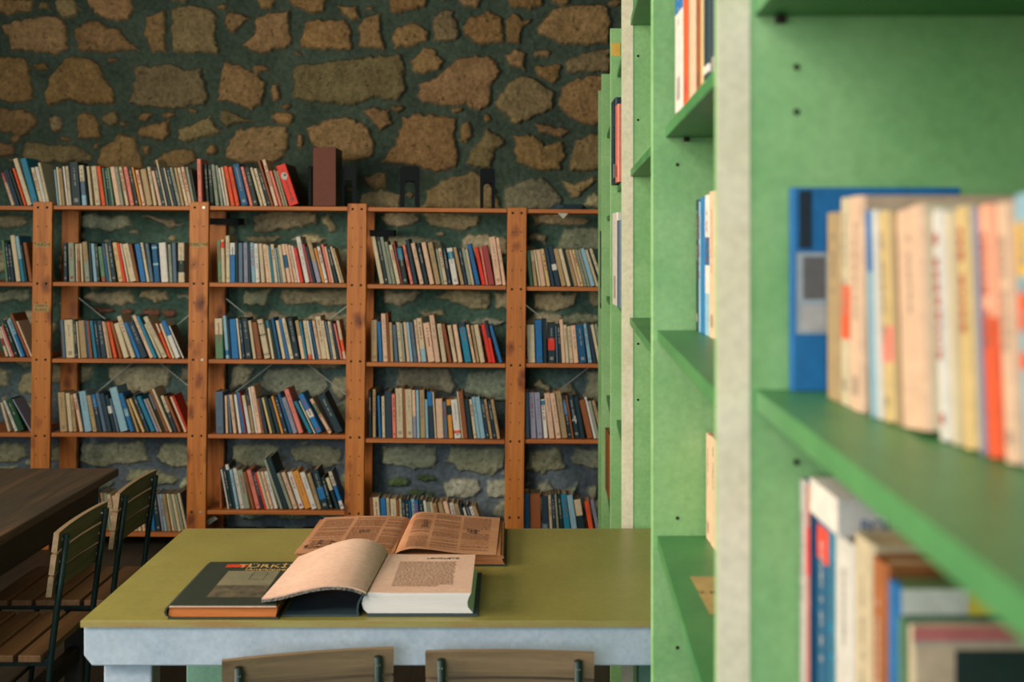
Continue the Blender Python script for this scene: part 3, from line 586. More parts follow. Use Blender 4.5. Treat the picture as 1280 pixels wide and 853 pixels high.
for i, bk in enumerate(allbooks):
    bk['db0'] = DF + .012; k = F / bk['db0']; th = math.atan(bk['t']); t = bk['w'] / k * math.cos(th)
    L = bk['h'] / k / math.cos(th); dep = min(.19, max(.12, L * .68)) * random.uniform(.94, 1.04)
    bk['numeral'] = '*' in bk['bands']; bk['bands'] = [s for s in bk['bands'] if s != '*']
    bands = [(pal(s[0], GAIN), *map(float, s[2:].split('-'))) for s in bk['bands']]
    j = random.uniform(.9, 1.08); base_c = tuple(v * j for v in pal(bk['c'], GAIN))
    cover = None
    dy = random.uniform(0, .012)
    if bk['key'] == 'CT' and bk['c'] == 'R': dep = .275
    if bk['key'] == 'CT' and bk['c'] == 'R': cover = lin((72, 38, 30)); 
    if bk['xf'] == prev: pass
    if bk['key'] == 'B2' and bk['w'] < 2.2 and bk['xf'] > 224: cover = lin((52, 44, 34))
    if bk['key'] == 'D2' and bk['xf'] > 622: cover = lin((84, 66, 46))
    mb, _ = book_mesh(t, dep, L, base_c, bands, cover=cover)
    xw, zw = X(bk['xf'], DF + .012), Z(bk['yb'], DF + .012) + .0006
    if th < 0: zw += t * math.sin(-th)
    rot = Matrix.Rotation(-th, 4, 'Y')
    bk['th'] = th
    if i in chosen:
        o = mb.build('book', loc=(xw, bk['db'] + dy, zw + .0004), rot=(0, -th, 0))
        bk['o'] = o
        if bk['key'] == 'CT' and bk['c'] == 'R':     # pale round emblem and lines of lettering on the red spine
            e = MB(); cx, cz = t * .5, L * .72
            pts = [(cx + .016 * math.cos(a) * (1 - .15 * (a > 4)), -.0008, cz + .019 * math.sin(a)) for a in [q * math.pi / 7 for q in range(14)]]
            e.face(pts, 'white'); e.face([(cx + .004 + .006 * math.cos(a), -.0012, cz + .004 + .007 * math.sin(a)) for a in [q * math.pi / 5 for q in range(10)]], 'brownbinder')
            tag(e.build('emblem', o))
            lettering('spine_lettering', 'ANSİKLOPEDİ', .015, 'brownbinder', o, (t * .5, -.0008, L * .36), (R(90), R(90), 0))
        if bk['numeral']:
            lettering('spine_numeral', '4', .055, 'white', o, (t * .5, -.0012, L * .42), (R(90), 0, 0))
        if bk['key'] == 'E4' and 676 < bk['xf'] < 680:
            lettering('spine_numeral', '5', .035, 'steel', o, (t * .5, -.0008, L * .2), (R(90), 0, 0))
    else:
        mt = Matrix.Translation((xw, bk['db'] + dy, zw + .0004)) @ rot
        n0 = len(rest.v); rest.v += [tuple(mt @ Vector(v)) for v in mb.v]
        rest.f += [tuple(n0 + q for q in f) for f in mb.f]; rest.c += mb.c; rest.m += [rest.mi('book')] * len(mb.f)
tag(rest.build('small_books'), 'slimmest and half-hidden books standing among the others all over the pine bookcase', 'books', kind='stuff')
# labels: colour, build and neighbours; an ordinal only where two would still read alike
def cname(b): 
    s = CN[b['c']]
    return s
seen = {}
rowlist = {}
for i, b in enumerate(allbooks): rowlist.setdefault(b['key'], []).append(i)
def size_word(b):
    if b['key'] == 'CT' and b['c'] == 'R': return 'thick leaning'
    if b['w'] >= 8: return 'thick'
    if b['h'] >= 56: return 'tall'
    if b['w'] <= 3: return 'thin'
    return ''
drafts = {}
for key, ids in rowlist.items():
    where = f"{ROWNAME[key[1]]} shelf, {BAYNAME[key[0]]} bay"
    for p, i in enumerate(ids):
        if i not in chosen: continue
        b = allbooks[i]
        l = cname(allbooks[ids[p - 1]]) if p else None; r = cname(allbooks[ids[p + 1]]) if p + 1 < len(ids) else None
        bd = f" with {CN[b['bands'][0][0]]} band" if b['bands'] else ''
        lo = f"{size_word(b)} {cname(b)} book{bd}".strip()
        if l and r: lo += f" between {l} and {r}"
        elif r: lo += f" at row's start before {r}"
        else: lo += f" ending the row after {l}"
        drafts.setdefault(f"{lo}, {where}", []).append(i)
ORD = ['first', 'second', 'third', 'fourth', 'fifth', 'sixth']
for d, ids in drafts.items():
    for n, i in enumerate(ids):
        lab = d if len(ids) == 1 else f"{ORD[n]} {d}"
        while len(lab.replace(',', ' ').split()) > 16:
            if ' with ' in lab: lab = lab.replace(' band', '').replace(' with ', '-and-')
            else: lab = lab.replace(' between ', ' by ', 1) if ' between ' in lab else ' '.join(lab.split()[1:])
        b = allbooks[i]
        tag(b['o'], lab, 'book', f"books on the {ROWNAME[b['key'][1]]} shelf of the {BAYNAME[b['key'][0]]} bay")

# things standing on top of the bookcase
def wbox(px0, px1, y0, y1, d0, d1, mat): return (X(px0, d0), d0, Z(y1, d0)), (X(px1, d0), d1, Z(y0, d0))
lo, hi = wbox(247.5, 253, 199, 252.8, 5.9, 6.03, 'book')
def single(px, w, yt, yb, c, label, dep=.13, d=5.905, lean=0, cover=None, name='book', group=None):
    k = F / d; h = (yb - yt) / k
    mb, _ = book_mesh((w) / k, dep, h, pal(c, GAIN), cover=cover)
    o = mb.build(name, loc=(X(px, d), d, Z(yb, d) + .0004), rot=(0, -lean, 0))
    return tag(o, label, 'book', group)
single(247.6, 5, 199, 252.6, 'P', 'tall pink book standing on the second post of the bookcase', lean=.03, group='books on top of the posts', d=5.885, dep=.15)
# tall brown binder
d = 5.93; k = F / d; zb = Z(258, d) + .0006
g = empty('binder', (X(391, d), d, zb)); tag(g, 'tall reddish brown box file standing alone on the top shelf', 'box file')
t = 29 / k; h = 73.5 / k
b = MB(); b.box((0, 0, 0), (t, .006, h), 'brownbinder'); b.box((0, 0, 0), (.004, .22, h), 'brownbinder'); b.box((t - .004, 0, 0), (t, .22, h), 'darkcover')
b.build('cover', g, bevel=.002)
MB().box((.005, .007, .003), (t - .005, .212, h - .004), 'brownbinder').build('page_block', g)
# sheet-metal book ends
def bookend(px0, px1, yt, yb, d, label, turned=False):
    k = F / d; w = (px1 - px0) / k; h = (yb - yt) / k; z0 = Z(yb, d) + .0008
    g = tag(empty('bookend', (X(px0, d), d, z0)), label, 'bookend', 'black metal bookends on the top shelf')
    if turned:      # seen on edge, with its foot running to the back
        MB().box((0, 0, 0), (w, .12, h), 'blackmetal').build('plate', g, bevel=.004)
        return g
    T = .0022; b = MB(); r = w * .12; aw = w * .24; ah = h * .62; n = 8
    out = [(0, 0), (0, h - r)] + [(r - r * math.cos(a), h - r + r * math.sin(a)) for a in [q / 4 * math.pi / 2 for q in range(5)]] + \
          [(w - r + r * math.sin(a), h - r + r * math.cos(a)) for a in [q / 4 * math.pi / 2 for q in range(5)]] + [(w, h - r), (w, 0)]
    def quad(x0, z0_, x1, z1_): b.box((x0, 0, z0_), (x1, T, z1_), 'blackmetal')
    quad(0, 0, aw, ah); quad(w - aw, 0, w, ah)
    # arch between the legs
    ri = (w - 2 * aw) / 2; cx = w / 2
    for q in range(n):
        a0, a1 = math.pi * q / n, math.pi * (q + 1) / n
        p = [(cx - ri * math.cos(a0), ah - ri + ri * math.sin(a0) + ri * 0), (cx - ri * math.cos(a1), ah - ri + ri * math.sin(a1))]
        zt = ah + .004
        f = [(p[0][0], 0, p[0][1]), (p[1][0], 0, p[1][1]), (p[1][0], 0, zt), (p[0][0], 0, zt)]
        b.hull(f, [(x, T, z) for x, _, z in f], 'blackmetal')
    top = [(0, 0, ah), (0, 0, h - r), (r * .3, 0, h - r * .3), (r, 0, h), (w - r, 0, h), (w - r * .3, 0, h - r * .3), (w, 0, h - r), (w, 0, ah)]
    b.hull(top, [(x, T, z) for x, _, z in top], 'blackmetal')
    b.build('plate', g)
    MB().box((0, T, 0), (w, .11, .0015), 'blackmetal').build('foot_plate', g)
    
    return g
bookend(385.2, 390, 208, 258.2, 5.95, 'narrow black metal bookend seen edge-on beside the brown box file', True)
bookend(425.5, 445.3, 208, 258.2, 5.98, 'black metal bookend behind the third post top, beside the brown box file')
bookend(500, 524.5, 208, 260, 5.97, 'black arched metal bookend alone in the middle of the fourth bay')
bookend(600, 618.8, 211, 261, 5.97, 'slim black arched metal bookend near the right end of the fourth bay')
b = MB()      # crumpled grey paper on the top shelf
c = Vector(W(712, 262.4, 5.98)); n = 12
ring = [(c.x + .1 * math.cos(a) * (1 + .2 * math.sin(3 * a)), c.y + .06 + .05 * math.sin(a), c.z + .001) for a in [q * 2 * math.pi / n for q in range(n)]]
top = [(c.x + .08 * math.cos(a + .2), c.y + .06 + .035 * math.sin(a), c.z + .02 + .012 * math.sin(2.3 * a)) for a in [q * 2 * math.pi / n for q in range(n)]]
b.hull(ring, top, 'slate'); tag(b.build('crumpled_paper'), 'low crumpled grey bundle lying on the top shelf of the fifth bay', 'paper')
p = MB(); z = Z(264.5, 5.885) - .001
q = [W(697, 266.5, 5.885), W(710, 267, 5.885), W(704, 273.5, 5.885)]
p.hull(q, [(x, y + .001, z_) for x, y, z_ in q], 'white'); p.build('paper_flag', case, loc=(-case.location.x, -case.location.y, 0))
p = MB(); q = [W(256, 652, 5.95), W(268, 645, 5.95), W(272, 649, 5.95), W(260, 657, 5.95)]
p.hull(q, [(x, y + .001, z_) for x, y, z_ in q], 'white'); p.build('paper_flag', case, loc=(-case.location.x, -case.location.y, 0))
# ---------------------------------------------------------------- the green shelving along the right
gc = tag(empty('green_shelving', (.136, 1.1, 0)), 'tall painted green shelving running from the camera to the stone wall', 'shelving')
GI = Vector((-.136, -1.1, 0))
SLP = .048
def gx(d, off=0.0): return .136 + SLP * d + off      # front line of the shelving
TOPZ = EYE + .706; GD = .30
yaw = -math.atan(SLP)
DIVS = [5.67, 5.1, 4.0, 3.12, 1.98, 1.1, .16]
T = .018
for k, d in enumerate(DIVS):
    b = MB(); x0 = gx(d)
    b.box((x0 + GI.x, d - 0 + GI.y, 0), (x0 + GD + GI.x, d + T + GI.y, TOPZ), 'green')
    o = b.build('divider_panel', gc, bevel=.002)
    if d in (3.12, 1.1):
        MB().box((x0 - .001 + GI.x, d - .0016 + GI.y, 0), (x0 + .029 + GI.x, d - .0002 + GI.y, TOPZ), 'pale').build('painted_glint_strip', o)  # glint of light down the panel front, painted in as a pale strip
    hs = MB()
    for z in ([EYE + (300 - y) * d / F for y in ((84, 140, 578) if d == 1.1 else (138, 206, 648, 760, 810) if d == 1.98 else (70, 150, 430, 500))]):
        xx = x0 + (.072 if d == 1.1 else .042); r = .0032
        hs.face([(xx + r * math.cos(a * math.pi / 4) + GI.x, d - .0006 + GI.y, z + r * math.sin(a * math.pi / 4)) for a in range(8)], 'hole')
    hs.build('peg_holes', o)
bk_ = MB()
q = [(gx(.16) + GD, .16, 0), (gx(5.67) + GD, 5.69, 0), (gx(5.67) + GD + .008, 5.69, 0), (gx(.16) + GD + .008, .16, 0)]
q = [(x + GI.x, y + GI.y, z) for x, y, z in q]
bk_.hull(q, [(x, y, TOPZ) for x, y, z in q], 'greenboard'); bk_.build('back_panel', gc)
LEV = {  # heights of the board tops above or below the eye, per bay (bay k runs from DIVS[k+1] to DIVS[k])
 5: [.52, .223, -.137, -.47, -.80, -1.13], 4: [.52, .187, -.149, -.488, -.82, -1.15], 3: [.576, .183, -.2025],
 2: [.56, .178, -.202, -.60, -1.0], 1: [.45, .1, -.24, -.66, -1.05], 0: [.35, .09, -.32, -.66, -1.0]}
for k in range(6):
    d1, d0 = DIVS[k] - .0005, DIVS[k + 1] + T + .0005
    for z in LEV[k]:
        rec = .033 if k == 5 else .022 if z > 0 else .008 if k == 4 else .02
        ring = [(gx(d0, rec) + GI.x, d0 + GI.y, EYE + z), (gx(d1, rec) + GI.x, d1 + GI.y, EYE + z), (gx(d1, GD - .002) + GI.x, d1 + GI.y, EYE + z), (gx(d0, GD - .002) + GI.x, d0 + GI.y, EYE + z)]
        if k == 5 and z == -.137: ring = [(x, y, z_ + (.0065 if q_ in (0, 3) else 0)) for q_, (x, y, z_) in enumerate(ring)]     # the near board sags towards its far end
        b = MB(); b.hull([(x, y, z_ - T) for x, y, z_ in ring], ring, 'greenboard')
        o = b.build('shelf_board', gc, bevel=.0015)
        if k in (4, 5) and -.6 < z < .3:
            c = MB().box((gx(d1, .052) + GI.x, d1 - .012 + GI.y, EYE + z - T - .007), (gx(d1, .060) + GI.x, d1 + GI.y, EYE + z - T - .0005), 'hole'); c.build('shelf_peg', o)
MB().box((gx(4) + .004 + GI.x, 4 - .0015 + GI.y, Z(70, 4)), (gx(4) + .032 + GI.x, 4 - .0003 + GI.y, Z(54, 4)), 'yellowsticker').build('amber_sticker', gc)
st = MB(); zz = EYE - .488 + .0006
q = [(.258, 1.735), (.298, 1.735), (.298, 1.56), (.258, 1.56)]
st.hull([(x + GI.x, y + GI.y, zz) for x, y in q], [(x + GI.x, y + GI.y, zz + .0006) for x, y in q], 'sticker')
so = st.build('tan_label', gc)
lettering('label_lettering', 'V. KAT', .014, 'ink', so, (.278 + GI.x, 1.655 + GI.y, zz + .0009), (0, 0, R(0)))

# books on the green shelving: spines face the aisle
def gbook(d_far, x, t, z, h, c, label, bands=(), lean=0, dep=.13, cover=None, rects=(), group='books on the green shelving', titles=True):
    GN = .92 if d_far < 1.1 else 1.15
    cc = pal(c, GN) if isinstance(c, str) else c
    bands = [(pal(s[0], GN) if isinstance(s[0], str) else s[0], s[1], s[2]) for s in bands]
    mb, pg = book_mesh(t - .0004, dep, h, cc, bands, near=True, cover=cover, rects=rects, titles=titles)
    o = mb.build('book', loc=(x, d_far, EYE + z + .0006), rot=(0, -lean, R(-90)))
    pg.build('pages', o)
    return tag(o, label, 'book', group)
def run(d0, x, z, items, lean=0, tail='', xstep=0, **kw):
    d = d0; out = []
    for (t, h, c, lab, *ex) in items:
        k = dict(kw); k.update(ex[0] if ex else {})
        out.append(gbook(d, x, t, z, h, c, lab + tail, lean=lean, **k)); d -= t / math.cos(lean) + .0012; x += xstep
    return out
G1 = 'books on the nearest green shelf'; G2 = 'books on the lower nearest green shelf'
blue = lin((24, 100, 156))
gray = lin((150, 150, 150))
# nearest bay, upper shelf
zb = -.137
o = gbook(1.094, .252, .012, zb + .0002, .1835, blue, 'bright blue book flat against the green panel, picture strip on its cover', dep=.152, group=G1, cover=tuple(v * 1.1 for v in blue), titles=False,
      rects=[(.03, .27, .28, .68, (.36, .38, .42)), (.07, .2, .45, .66, (.14, .12, .12)), (.06, .22, .3, .42, (.48, .42, .40)), (.045, .12, .7, .985, lin((20, 34, 48))), (.5, .54, .76, .8, (.5, .5, .5))])
NEARROW = [  # far edge, thickness, height, colour ...
 (1.0388, .0425, .159, 'f', 'grey-cream book next to the blue one on the nearest green shelf', dict(dep=.16)),
 (.9957, .0250, .170, 'c', 'cream book with orange spine label, second from the blue book', dict(bands=(('o', .42, .68),), dep=.2)),
 (.9700, .0340, .170, 'p', 'peach book behind the orange-labelled one, reaching deepest on the shelf', dict(dep=.205)),
 (.9190, .0110, .158, 'l', 'thin blue and white book leaning among cream ones', dict(bands=(('b', 0, .3),))),
 (.9065, .0100, .158, 'w', 'thin white book between blue-and-white and tan ones', {}),
 (.8950, .0190, .156, 'Y', 'tan book with pink stripe low on its spine', dict(bands=((lin((214, 120, 100)), .55, .72),))),
 (.8745, .0090, .155, 'f', 'darker tan book beside the widest cream spine', {}),
 (.8640, .0530, .155, 'p', 'widest cream book on the nearest green shelf', dict(cover=lin((210, 190, 160)))),
 (.8080, .0170, .154, 'w', 'whitish book just past the widest cream one', {}),
 (.7900, .0130, .153, 'c', 'cream slim book before the straw coloured one', {}),
 (.7755, .0200, .155, 'Y', 'straw coloured book right before the orange one', {}),
 (.7535, .0075, .155, 'v', 'very thin lilac book touching the orange one', {}),
 (.7448, .0185, .155, 'o', 'orange book with pinkish upper spine', dict(bands=((lin((222, 150, 120)), 0, .45),))),
 (.7248, .0200, .156, 'p', 'cream book between the orange and the multicoloured one', {}),
 (.7030, .0300, .160, 'l', 'multicoloured book with yellow and red shapes at the frame edge',
   dict(bands=((lin((205, 160, 60)), .10, .3), (lin((214, 84, 40)), .36, .5), (lin((210, 70, 40)), .58, .64)))),
 (.6715, .0200, .158, 'c', 'last cream book beyond the multicoloured one at the frame edge', {}),
]
for n, (d, t, h, c, lab, ex) in enumerate(NEARROW):
    xx = .2725 + max(0, .93 - d) * .115
    ln = 0 if n < 3 else .10
    gbook(d - (.0028 if ln else 0), xx, t * math.cos(ln) - (.0006), zb + (1.0995 - d + t) * .0070, h, c, lab, lean=ln, group=G1, **ex)
# nearest bay, lower shelf
zb = -.47
red = lin((214, 60, 40))
gbook(1.0945, .262, .0165, zb, .252, 'w', 'tall white book against the green panel on the lower shelf', group=G2, dep=.17, cover=lin((24, 84, 120)))
gbook(1.0775, .2635, .0090, zb, .250, lin((190, 120, 104)), 'thin pink book with a red label between white and dark blue', group=G2, dep=.17, cover=lin((20, 80, 118)), bands=((red, .15, .32),))
items = [
 (.036, .2285, 'B', 'dark blue book with a red tag under the flat-lying white one', dict(bands=((red, .03, .16),), dep=.19)),
 (.021, .2280, 't', 'grey-teal slim book beside the dark blue one', {}),
 (.055, .2285, 'w', 'thick white book with blue foot on the lower green shelf', dict(bands=((lin((60, 120, 160)), .62, .8),))),
 (.046, .242, 'c', 'cream book with dark lower spine beside the thick white one', dict(bands=((lin((60, 84, 96)), .62, 1),), dep=.21, cover=lin((188, 164, 130)), rects=[(.12, .34, .93, .965, lin((205, 110, 64)))])),
 (.030, .236, 'k', 'brown book with a red lower spine', dict(dep=.2, cover=lin((146, 88, 44)), bands=((lin((150, 84, 40)), .0, .5), (red, .6, 1)))),
]
d = 1.054
for t, h, c, lab, ex in items:
    gbook(d, .2675, t, zb, h, c, lab, group=G2, **ex); d -= t + .0012
# the book lying flat on these, its title towards the camera
g = tag(empty('book', (.2655, .972, EYE - .2404)), 'white book lying flat on top of the row, blue capitals on its spine', 'book', G2)
b = MB(); L_, D_, H_ = .21, .092, .030
wc = lin((205, 196, 190))
b.box((0, 0, 0), (L_, D_, .0022), 'book', None, wc); b.box((0, 0, H_ - .0022), (L_, D_, H_), 'book', None, wc); b.box((0, 0, .0022), (L_, .0025, H_ - .0022), 'book', None, wc); b.box((-.0015, 0, 0), (0, D_, H_), 'book', None, wc)
b.build('cover', g)
MB().box((.002, .0026, .0023), (L_ - .002, D_ - .003, H_ - .0023), 'book', None, PAGE).build('pages', g)
M['blueink'] = flat('blue_lettering_ink', lin((60, 96, 140)), .6)
lettering('spine_lettering', 'BODR', .0150, 'blueink', g, (.0365, -.0006, .0078), (R(90), 0, 0))
o = gbook(.836, .2615, .0185, zb, .2335, 'b', 'book with a white and yellow cover above a dark green title', group=G2, dep=.19, titles=False, cover=lin((96, 110, 66)),
   rects=[(.02, .26, .84, .99, lin((206, 200, 190))), (.26, .98, .86, .99, lin((224, 190, 60))), (.5, .98, .86, .95, lin((226, 176, 20)))])
M['yellowink'] = flat('yellow_lettering', lin((214, 190, 60)), .6)
M['greenink'] = flat('dark_green_lettering', lin((50, 66, 40)), .6)
lettering('cover_lettering', 'ECONOMIST', .021, 'greenink', o, (.0205, .098, .2335 * .88), (R(90), 0, R(90)))
gbook(.8165, .2625, .008, zb, .214, 'g', 'slim green book just behind the pink-edged picture cover', group=G2, dep=.19)
gbook(.8078, .2665, .010, zb, .2115, 'c', 'cream book with pink top edge and a dark picture cover', group=G2, dep=.2, cover=lin((206, 170, 146)),
   rects=[(.0, 1, .955, 1, lin((196, 104, 104))), (.0, 1, .945, .957, lin((180, 160, 150))), (.14, .96, .3, .93, lin((32, 44, 44))), (.36, .5, .3, .8, lin((170, 176, 176))), (.5, .6, .3, .72, lin((70, 96, 96))), (.66, .9, .3, .84, lin((190, 140, 104)))])
# second bay of the green shelving
zt = .187
run(1.79, .243, zt, [(.075, .25, 'w', 'white and blue book, farthest on the upper shelf past the near panel', dict(bands=(('b', 0, .42),))), (.05, .26, 'o', 'orange-red book beside the white-and-blue one', {}),
    (.05, .25, 'p', 'pale peach book before the dark ones on the upper green shelf', {}), (.035, .26, 'k', 'dark brown lettered book on the upper green shelf', {}), (.012, .255, 'Y', 'thin tan book between dark brown and black ones', {}),
    (.045, .26, 'N', 'blue-black book with pale dots, next to the near panel', dict(bands=(('w', .86, .9), ('w', .93, .96)))), (.05, .262, 'n', 'navy book half hidden by the near panel, upper shelf', {})], group='books on the upper shelf past the near panel', dep=.14, xstep=.0012)
run(1.972, .302, -.149, [(.03, .214, 'N', 'dark slate book touching the green panel at eye level', {}), (.014, .21, 'l', 'thin pale blue book beside the dark slate one', {}), (.045, .216, 'b', 'bright blue book in the eye-level row past the near panel', {}),
    (.04, .218, 'l', 'white and blue book after the bright blue one', dict(bands=(('w', 0, .3), ('B', .3, .5), ('w', .5, .7)))), (.045, .222, 'p', 'pale peach book half hidden by the near panel', {})], group='books at eye level past the near panel', dep=.13)
run(1.968, .318, -.488, [(.04, .172, 'p', 'first pale pink book against the panel on the label-marked shelf', {}), (.055, .174, 'p', 'widest pale pink book on the shelf with the tan label', {}), (.04, .174, 'c', 'cream book nearest the camera on the label-marked shelf', {})], group='books above the tan label', dep=.12)
run(1.93, .30, -.82, [(.04, .175, 'B', 'dark blue book low down under the label-marked shelf', {}), (.04, .17, 'l', 'pale blue book low down beside the dark blue one', {})], group='books on the low green shelf', dep=.13)
# farther bays
run(3.93, .325, .178, [(.06, .27, 'n', 'tall navy book in the third green bay, upper shelf', {}), (.10, .27, 'N', 'tall black-blue book in the third green bay, upper shelf', {}), (.08, .24, 'P', 'pink-red book beside the two dark ones in the far green bay', {})], group='books in the far green bay', dep=.14)
run(3.80, .318, -.202, [(.16, .285, 'w', 'tall whitish pink volume in the far green bay', {}), (.10, .26, 's', 'slate blue book behind the whitish volume in the far green bay', {})], group='books on the far green shelf', dep=.14)
run(5.64, .413, -.32, [(.16, .36, 'N', 'very dark tall magazine at the far end of the green shelving', {}), (.12, .35, 'm', 'maroon magazine at the far end of the green shelving', {})], group='magazines at the far end', dep=.14)
run(5.05, .392, -1.05, [(.2, .26, 'k', 'brown volume low in the last but one green bay', {})], group='low far volumes', dep=.12)

# ---------------------------------------------------------------- the green table
TZ = .785; TY0, TY1 = 2.315, 3.055; TX0, TX1 = -.832, .44
tb = tag(empty('table', (TX0, TY0, 0)), 'green-topped table with pale blue-grey apron, books lying open on it', 'table')
tw, td = TX1 - TX0, TY1 - TY0
MB().box((0, 0, TZ - .012), (tw, td, TZ), 'tabletop').build('table_top', tb, bevel=.001)
MB().box((0, -.002, TZ - .0125), (tw, -.0002, TZ - .0008), 'tableedge').build('edge_band', tb)
b = MB(); ah = .076; z1 = TZ - .013; z0 = z1 - ah
prof = [(.004, z1), (.004, z0 + .02), (.020, z0), (tw - .02, z0), (tw - .004, z0 + .02), (tw - .004, z1)]
b.hull([(x, .004, z) for x, z in prof], [(x, .022, z) for x, z in prof], 'apron'); b.build('apron', tb, bevel=.003)
MB().box((.03, td - .03, z0), (tw - .03, td - .012, z1), 'teal').build('rear_apron', tb, bevel=.003)
for x in (.01, tw - .03): MB().box((x, .024, z0), (x + .018, td - .032, z1), 'teal').build('side_apron', tb, bevel=.003)
for (x, y, m) in ((.035, .026, 'apron'), (tw - .13, .026, 'apron'), (.035, td - .12, 'teal'), (tw - .13, td - .12, 'teal')):
    MB().box((x, y, 0), (x + .094, y + .06, z0 + .03), m).build('leg', tb, bevel=.004)

# ---------------------------------------------------------------- books on the table
def curved_leaf(prof_f, prof_b, d0, d1, thick, mat, n=10):
    """a bent sheet bundle between a front and a back profile of (x, z) points"""
    b = MB(); rows = []
    for k in range(n + 1):
        u = k / n; d = d0 + (d1 - d0) * u
        rows.append([(p[0] * (1 - u) + q[0] * u, d, p[1] * (1 - u) + q[1] * u) for p, q in zip(prof_f, prof_b)])
    m = len(rows[0])
    for k in range(n):
        for j in range(m - 1):
            a, c, e, f = rows[k][j], rows[k][j + 1], rows[k + 1][j + 1], rows[k + 1][j]
            b.face([a, c, e, f], mat); b.face([(p[0], p[1], p[2] - thick) for p in (f, e, c, a)], mat)
    dn = lambda p: (p[0], p[1], p[2] - thick)
    for j in range(m - 1):
        for r in (rows[0], rows[-1]): b.face([r[j], r[j + 1], dn(r[j + 1]), dn(r[j])], mat)
    for k in range(n):
        for s in (0, -1): b.face([rows[k][s], rows[k + 1][s], dn(rows[k + 1][s]), dn(rows[k][s])], mat)
    return b
def weld(o):
    import bmesh
    bm = bmesh.new(); bm.from_mesh(o.data); bmesh.ops.remove_doubles(bm, verts=bm.verts, dist=1e-5); bmesh.ops.recalc_face_normals(bm, faces=bm.faces)
    for f in bm.faces: f.smooth = True
    for e in bm.edges:
        if len(e.link_faces) == 2 and e.calc_face_angle(0) > .7: e.smooth = False
    bm.to_mesh(o.data); bm.free(); return o
def smooth_prof(pts, n=5):
    out = []
    for i in range(len(pts) - 1):
        p0 = pts[max(i - 1, 0)]; p1 = pts[i]; p2 = pts[i + 1]; p3 = pts[min(i + 2, len(pts) - 1)]
        for k in range(n):
            t = k / n
            out.append(tuple(.5 * ((2 * b) + (-a + c) * t + (2 * a - 5 * b + 4 * c - d) * t * t + (-a + 3 * b - 3 * c + d) * t ** 3) for a, b, c, d in zip(p0, p1, p2, p3)))
    return out + [pts[-1]]
T0 = TZ + .0005
# 1. the thick open book
g = tag(empty('open_book', (-.28, 2.34, T0)), 'thick open book with white page edges, one leaf bundle arching over at its spine', 'book', 'books on the green table')
O = Vector((.28, -2.34, -T0))
def gb(mb, name, parent=g, off=None, **k):
    o_ = off if off is not None else O
    mb.v = [(v[0] + o_.x, v[1] + o_.y, v[2] + o_.z) for v in mb.v]; return mb.build(name, parent, **k)
yf, yb_ = 2.345, 2.632; ztop = T0 + .044
# cover boards and rounded spine
b = MB(); b.box((-.284, yf - .006, T0), (-.066, yb_ + .006, T0 + .0032), 'slate'); gb(b, 'right_cover', bevel=.001)
b = MB(); b.box((-.446, yf - .006, T0), (-.297, yb_ + .006, T0 + .0032), 'slate'); gb(b, 'left_cover', bevel=.001)
pf = [(-.298, T0 + .0036), (-.300, T0 + .012), (-.298, T0 + .026), (-.290, T0 + .040), (-.284, T0 + .047)]
sp = MB(); n = len(pf)
outer = [(x - .0035, z) for x, z in pf]
for y0, y1 in ((yf - .006, yb_ + .006),):
    for j in range(n - 1):
        sp.hull([(pf[j][0], y0, pf[j][1]), (pf[j + 1][0], y0, pf[j + 1][1]), (outer[j + 1][0], y0, outer[j + 1][1]), (outer[j][0], y0, outer[j][1])],
                [(pf[j][0], y1, pf[j][1]), (pf[j + 1][0], y1, pf[j + 1][1]), (outer[j + 1][0], y1, outer[j + 1][1]), (outer[j][0], y1, outer[j][1])], 'slate')
gb(sp, 'spine')
# page block with rounded back and hollow fore-edge
cs = [(-.282, T0 + .0045), (-.290, T0 + .012), (-.2935, T0 + .023), (-.291, T0 + .034), (-.284, ztop - .001), (-.278, ztop + .0015), (-.262, ztop + .001), (-.235, ztop), (-.080, ztop)]
fe = [(-.084, T0 + .036), (-.0875, T0 + .026), (-.086, T0 + .016), (-.076, T0 + .0045)]
ring = cs + fe
b = MB(); N_ = len(ring)
sh = lambda u: .010 * u
i = 0
def P2(p, y, u): return (p[0] + (sh(u) if p[0] < -.2 else 0.0), y, p[1])
for k in range(N_):
    p, q = ring[k], ring[(k + 1) % N_]
    m = 'paper' if 4 <= k <= 7 else 'pagesedge'
    b.face([P2(p, yf, 0), P2(q, yf, 0), P2(q, yb_, 1), P2(p, yb_, 1)], m)
b.face([P2(p, yf, 0) for p in ring], 'pagesedge'); b.face([P2(p, yb_, 1) for p in reversed(ring)], 'pagesedge')
gb(b, 'page_block')
# printed lines on the right page
ln = MB(); zz = ztop + .0006
lettering('page_heading', 'LENGUETZ', .014, 'ink', g, (-.149 - g.location.x, 2.598 - g.location.y, zz - T0), (0, 0, 0))
y = 2.570; r_ = random.Random(3)
while y > 2.385:
    x = -.240; xe = -.122 if y > 2.40 else -.15
    x += .002 * (2.57 - y) * -3
    while x < xe:
        wl_ = r_.uniform(.004, .011)
        ln.face([(x, y, zz), (min(x + wl_, xe + .003), y, zz), (min(x + wl_, xe + .003), y + .0024, zz), (x, y + .0024, zz)], 'inkfaint'); x += wl_ + .0016
    y -= .0062
gb(ln, 'page_print')
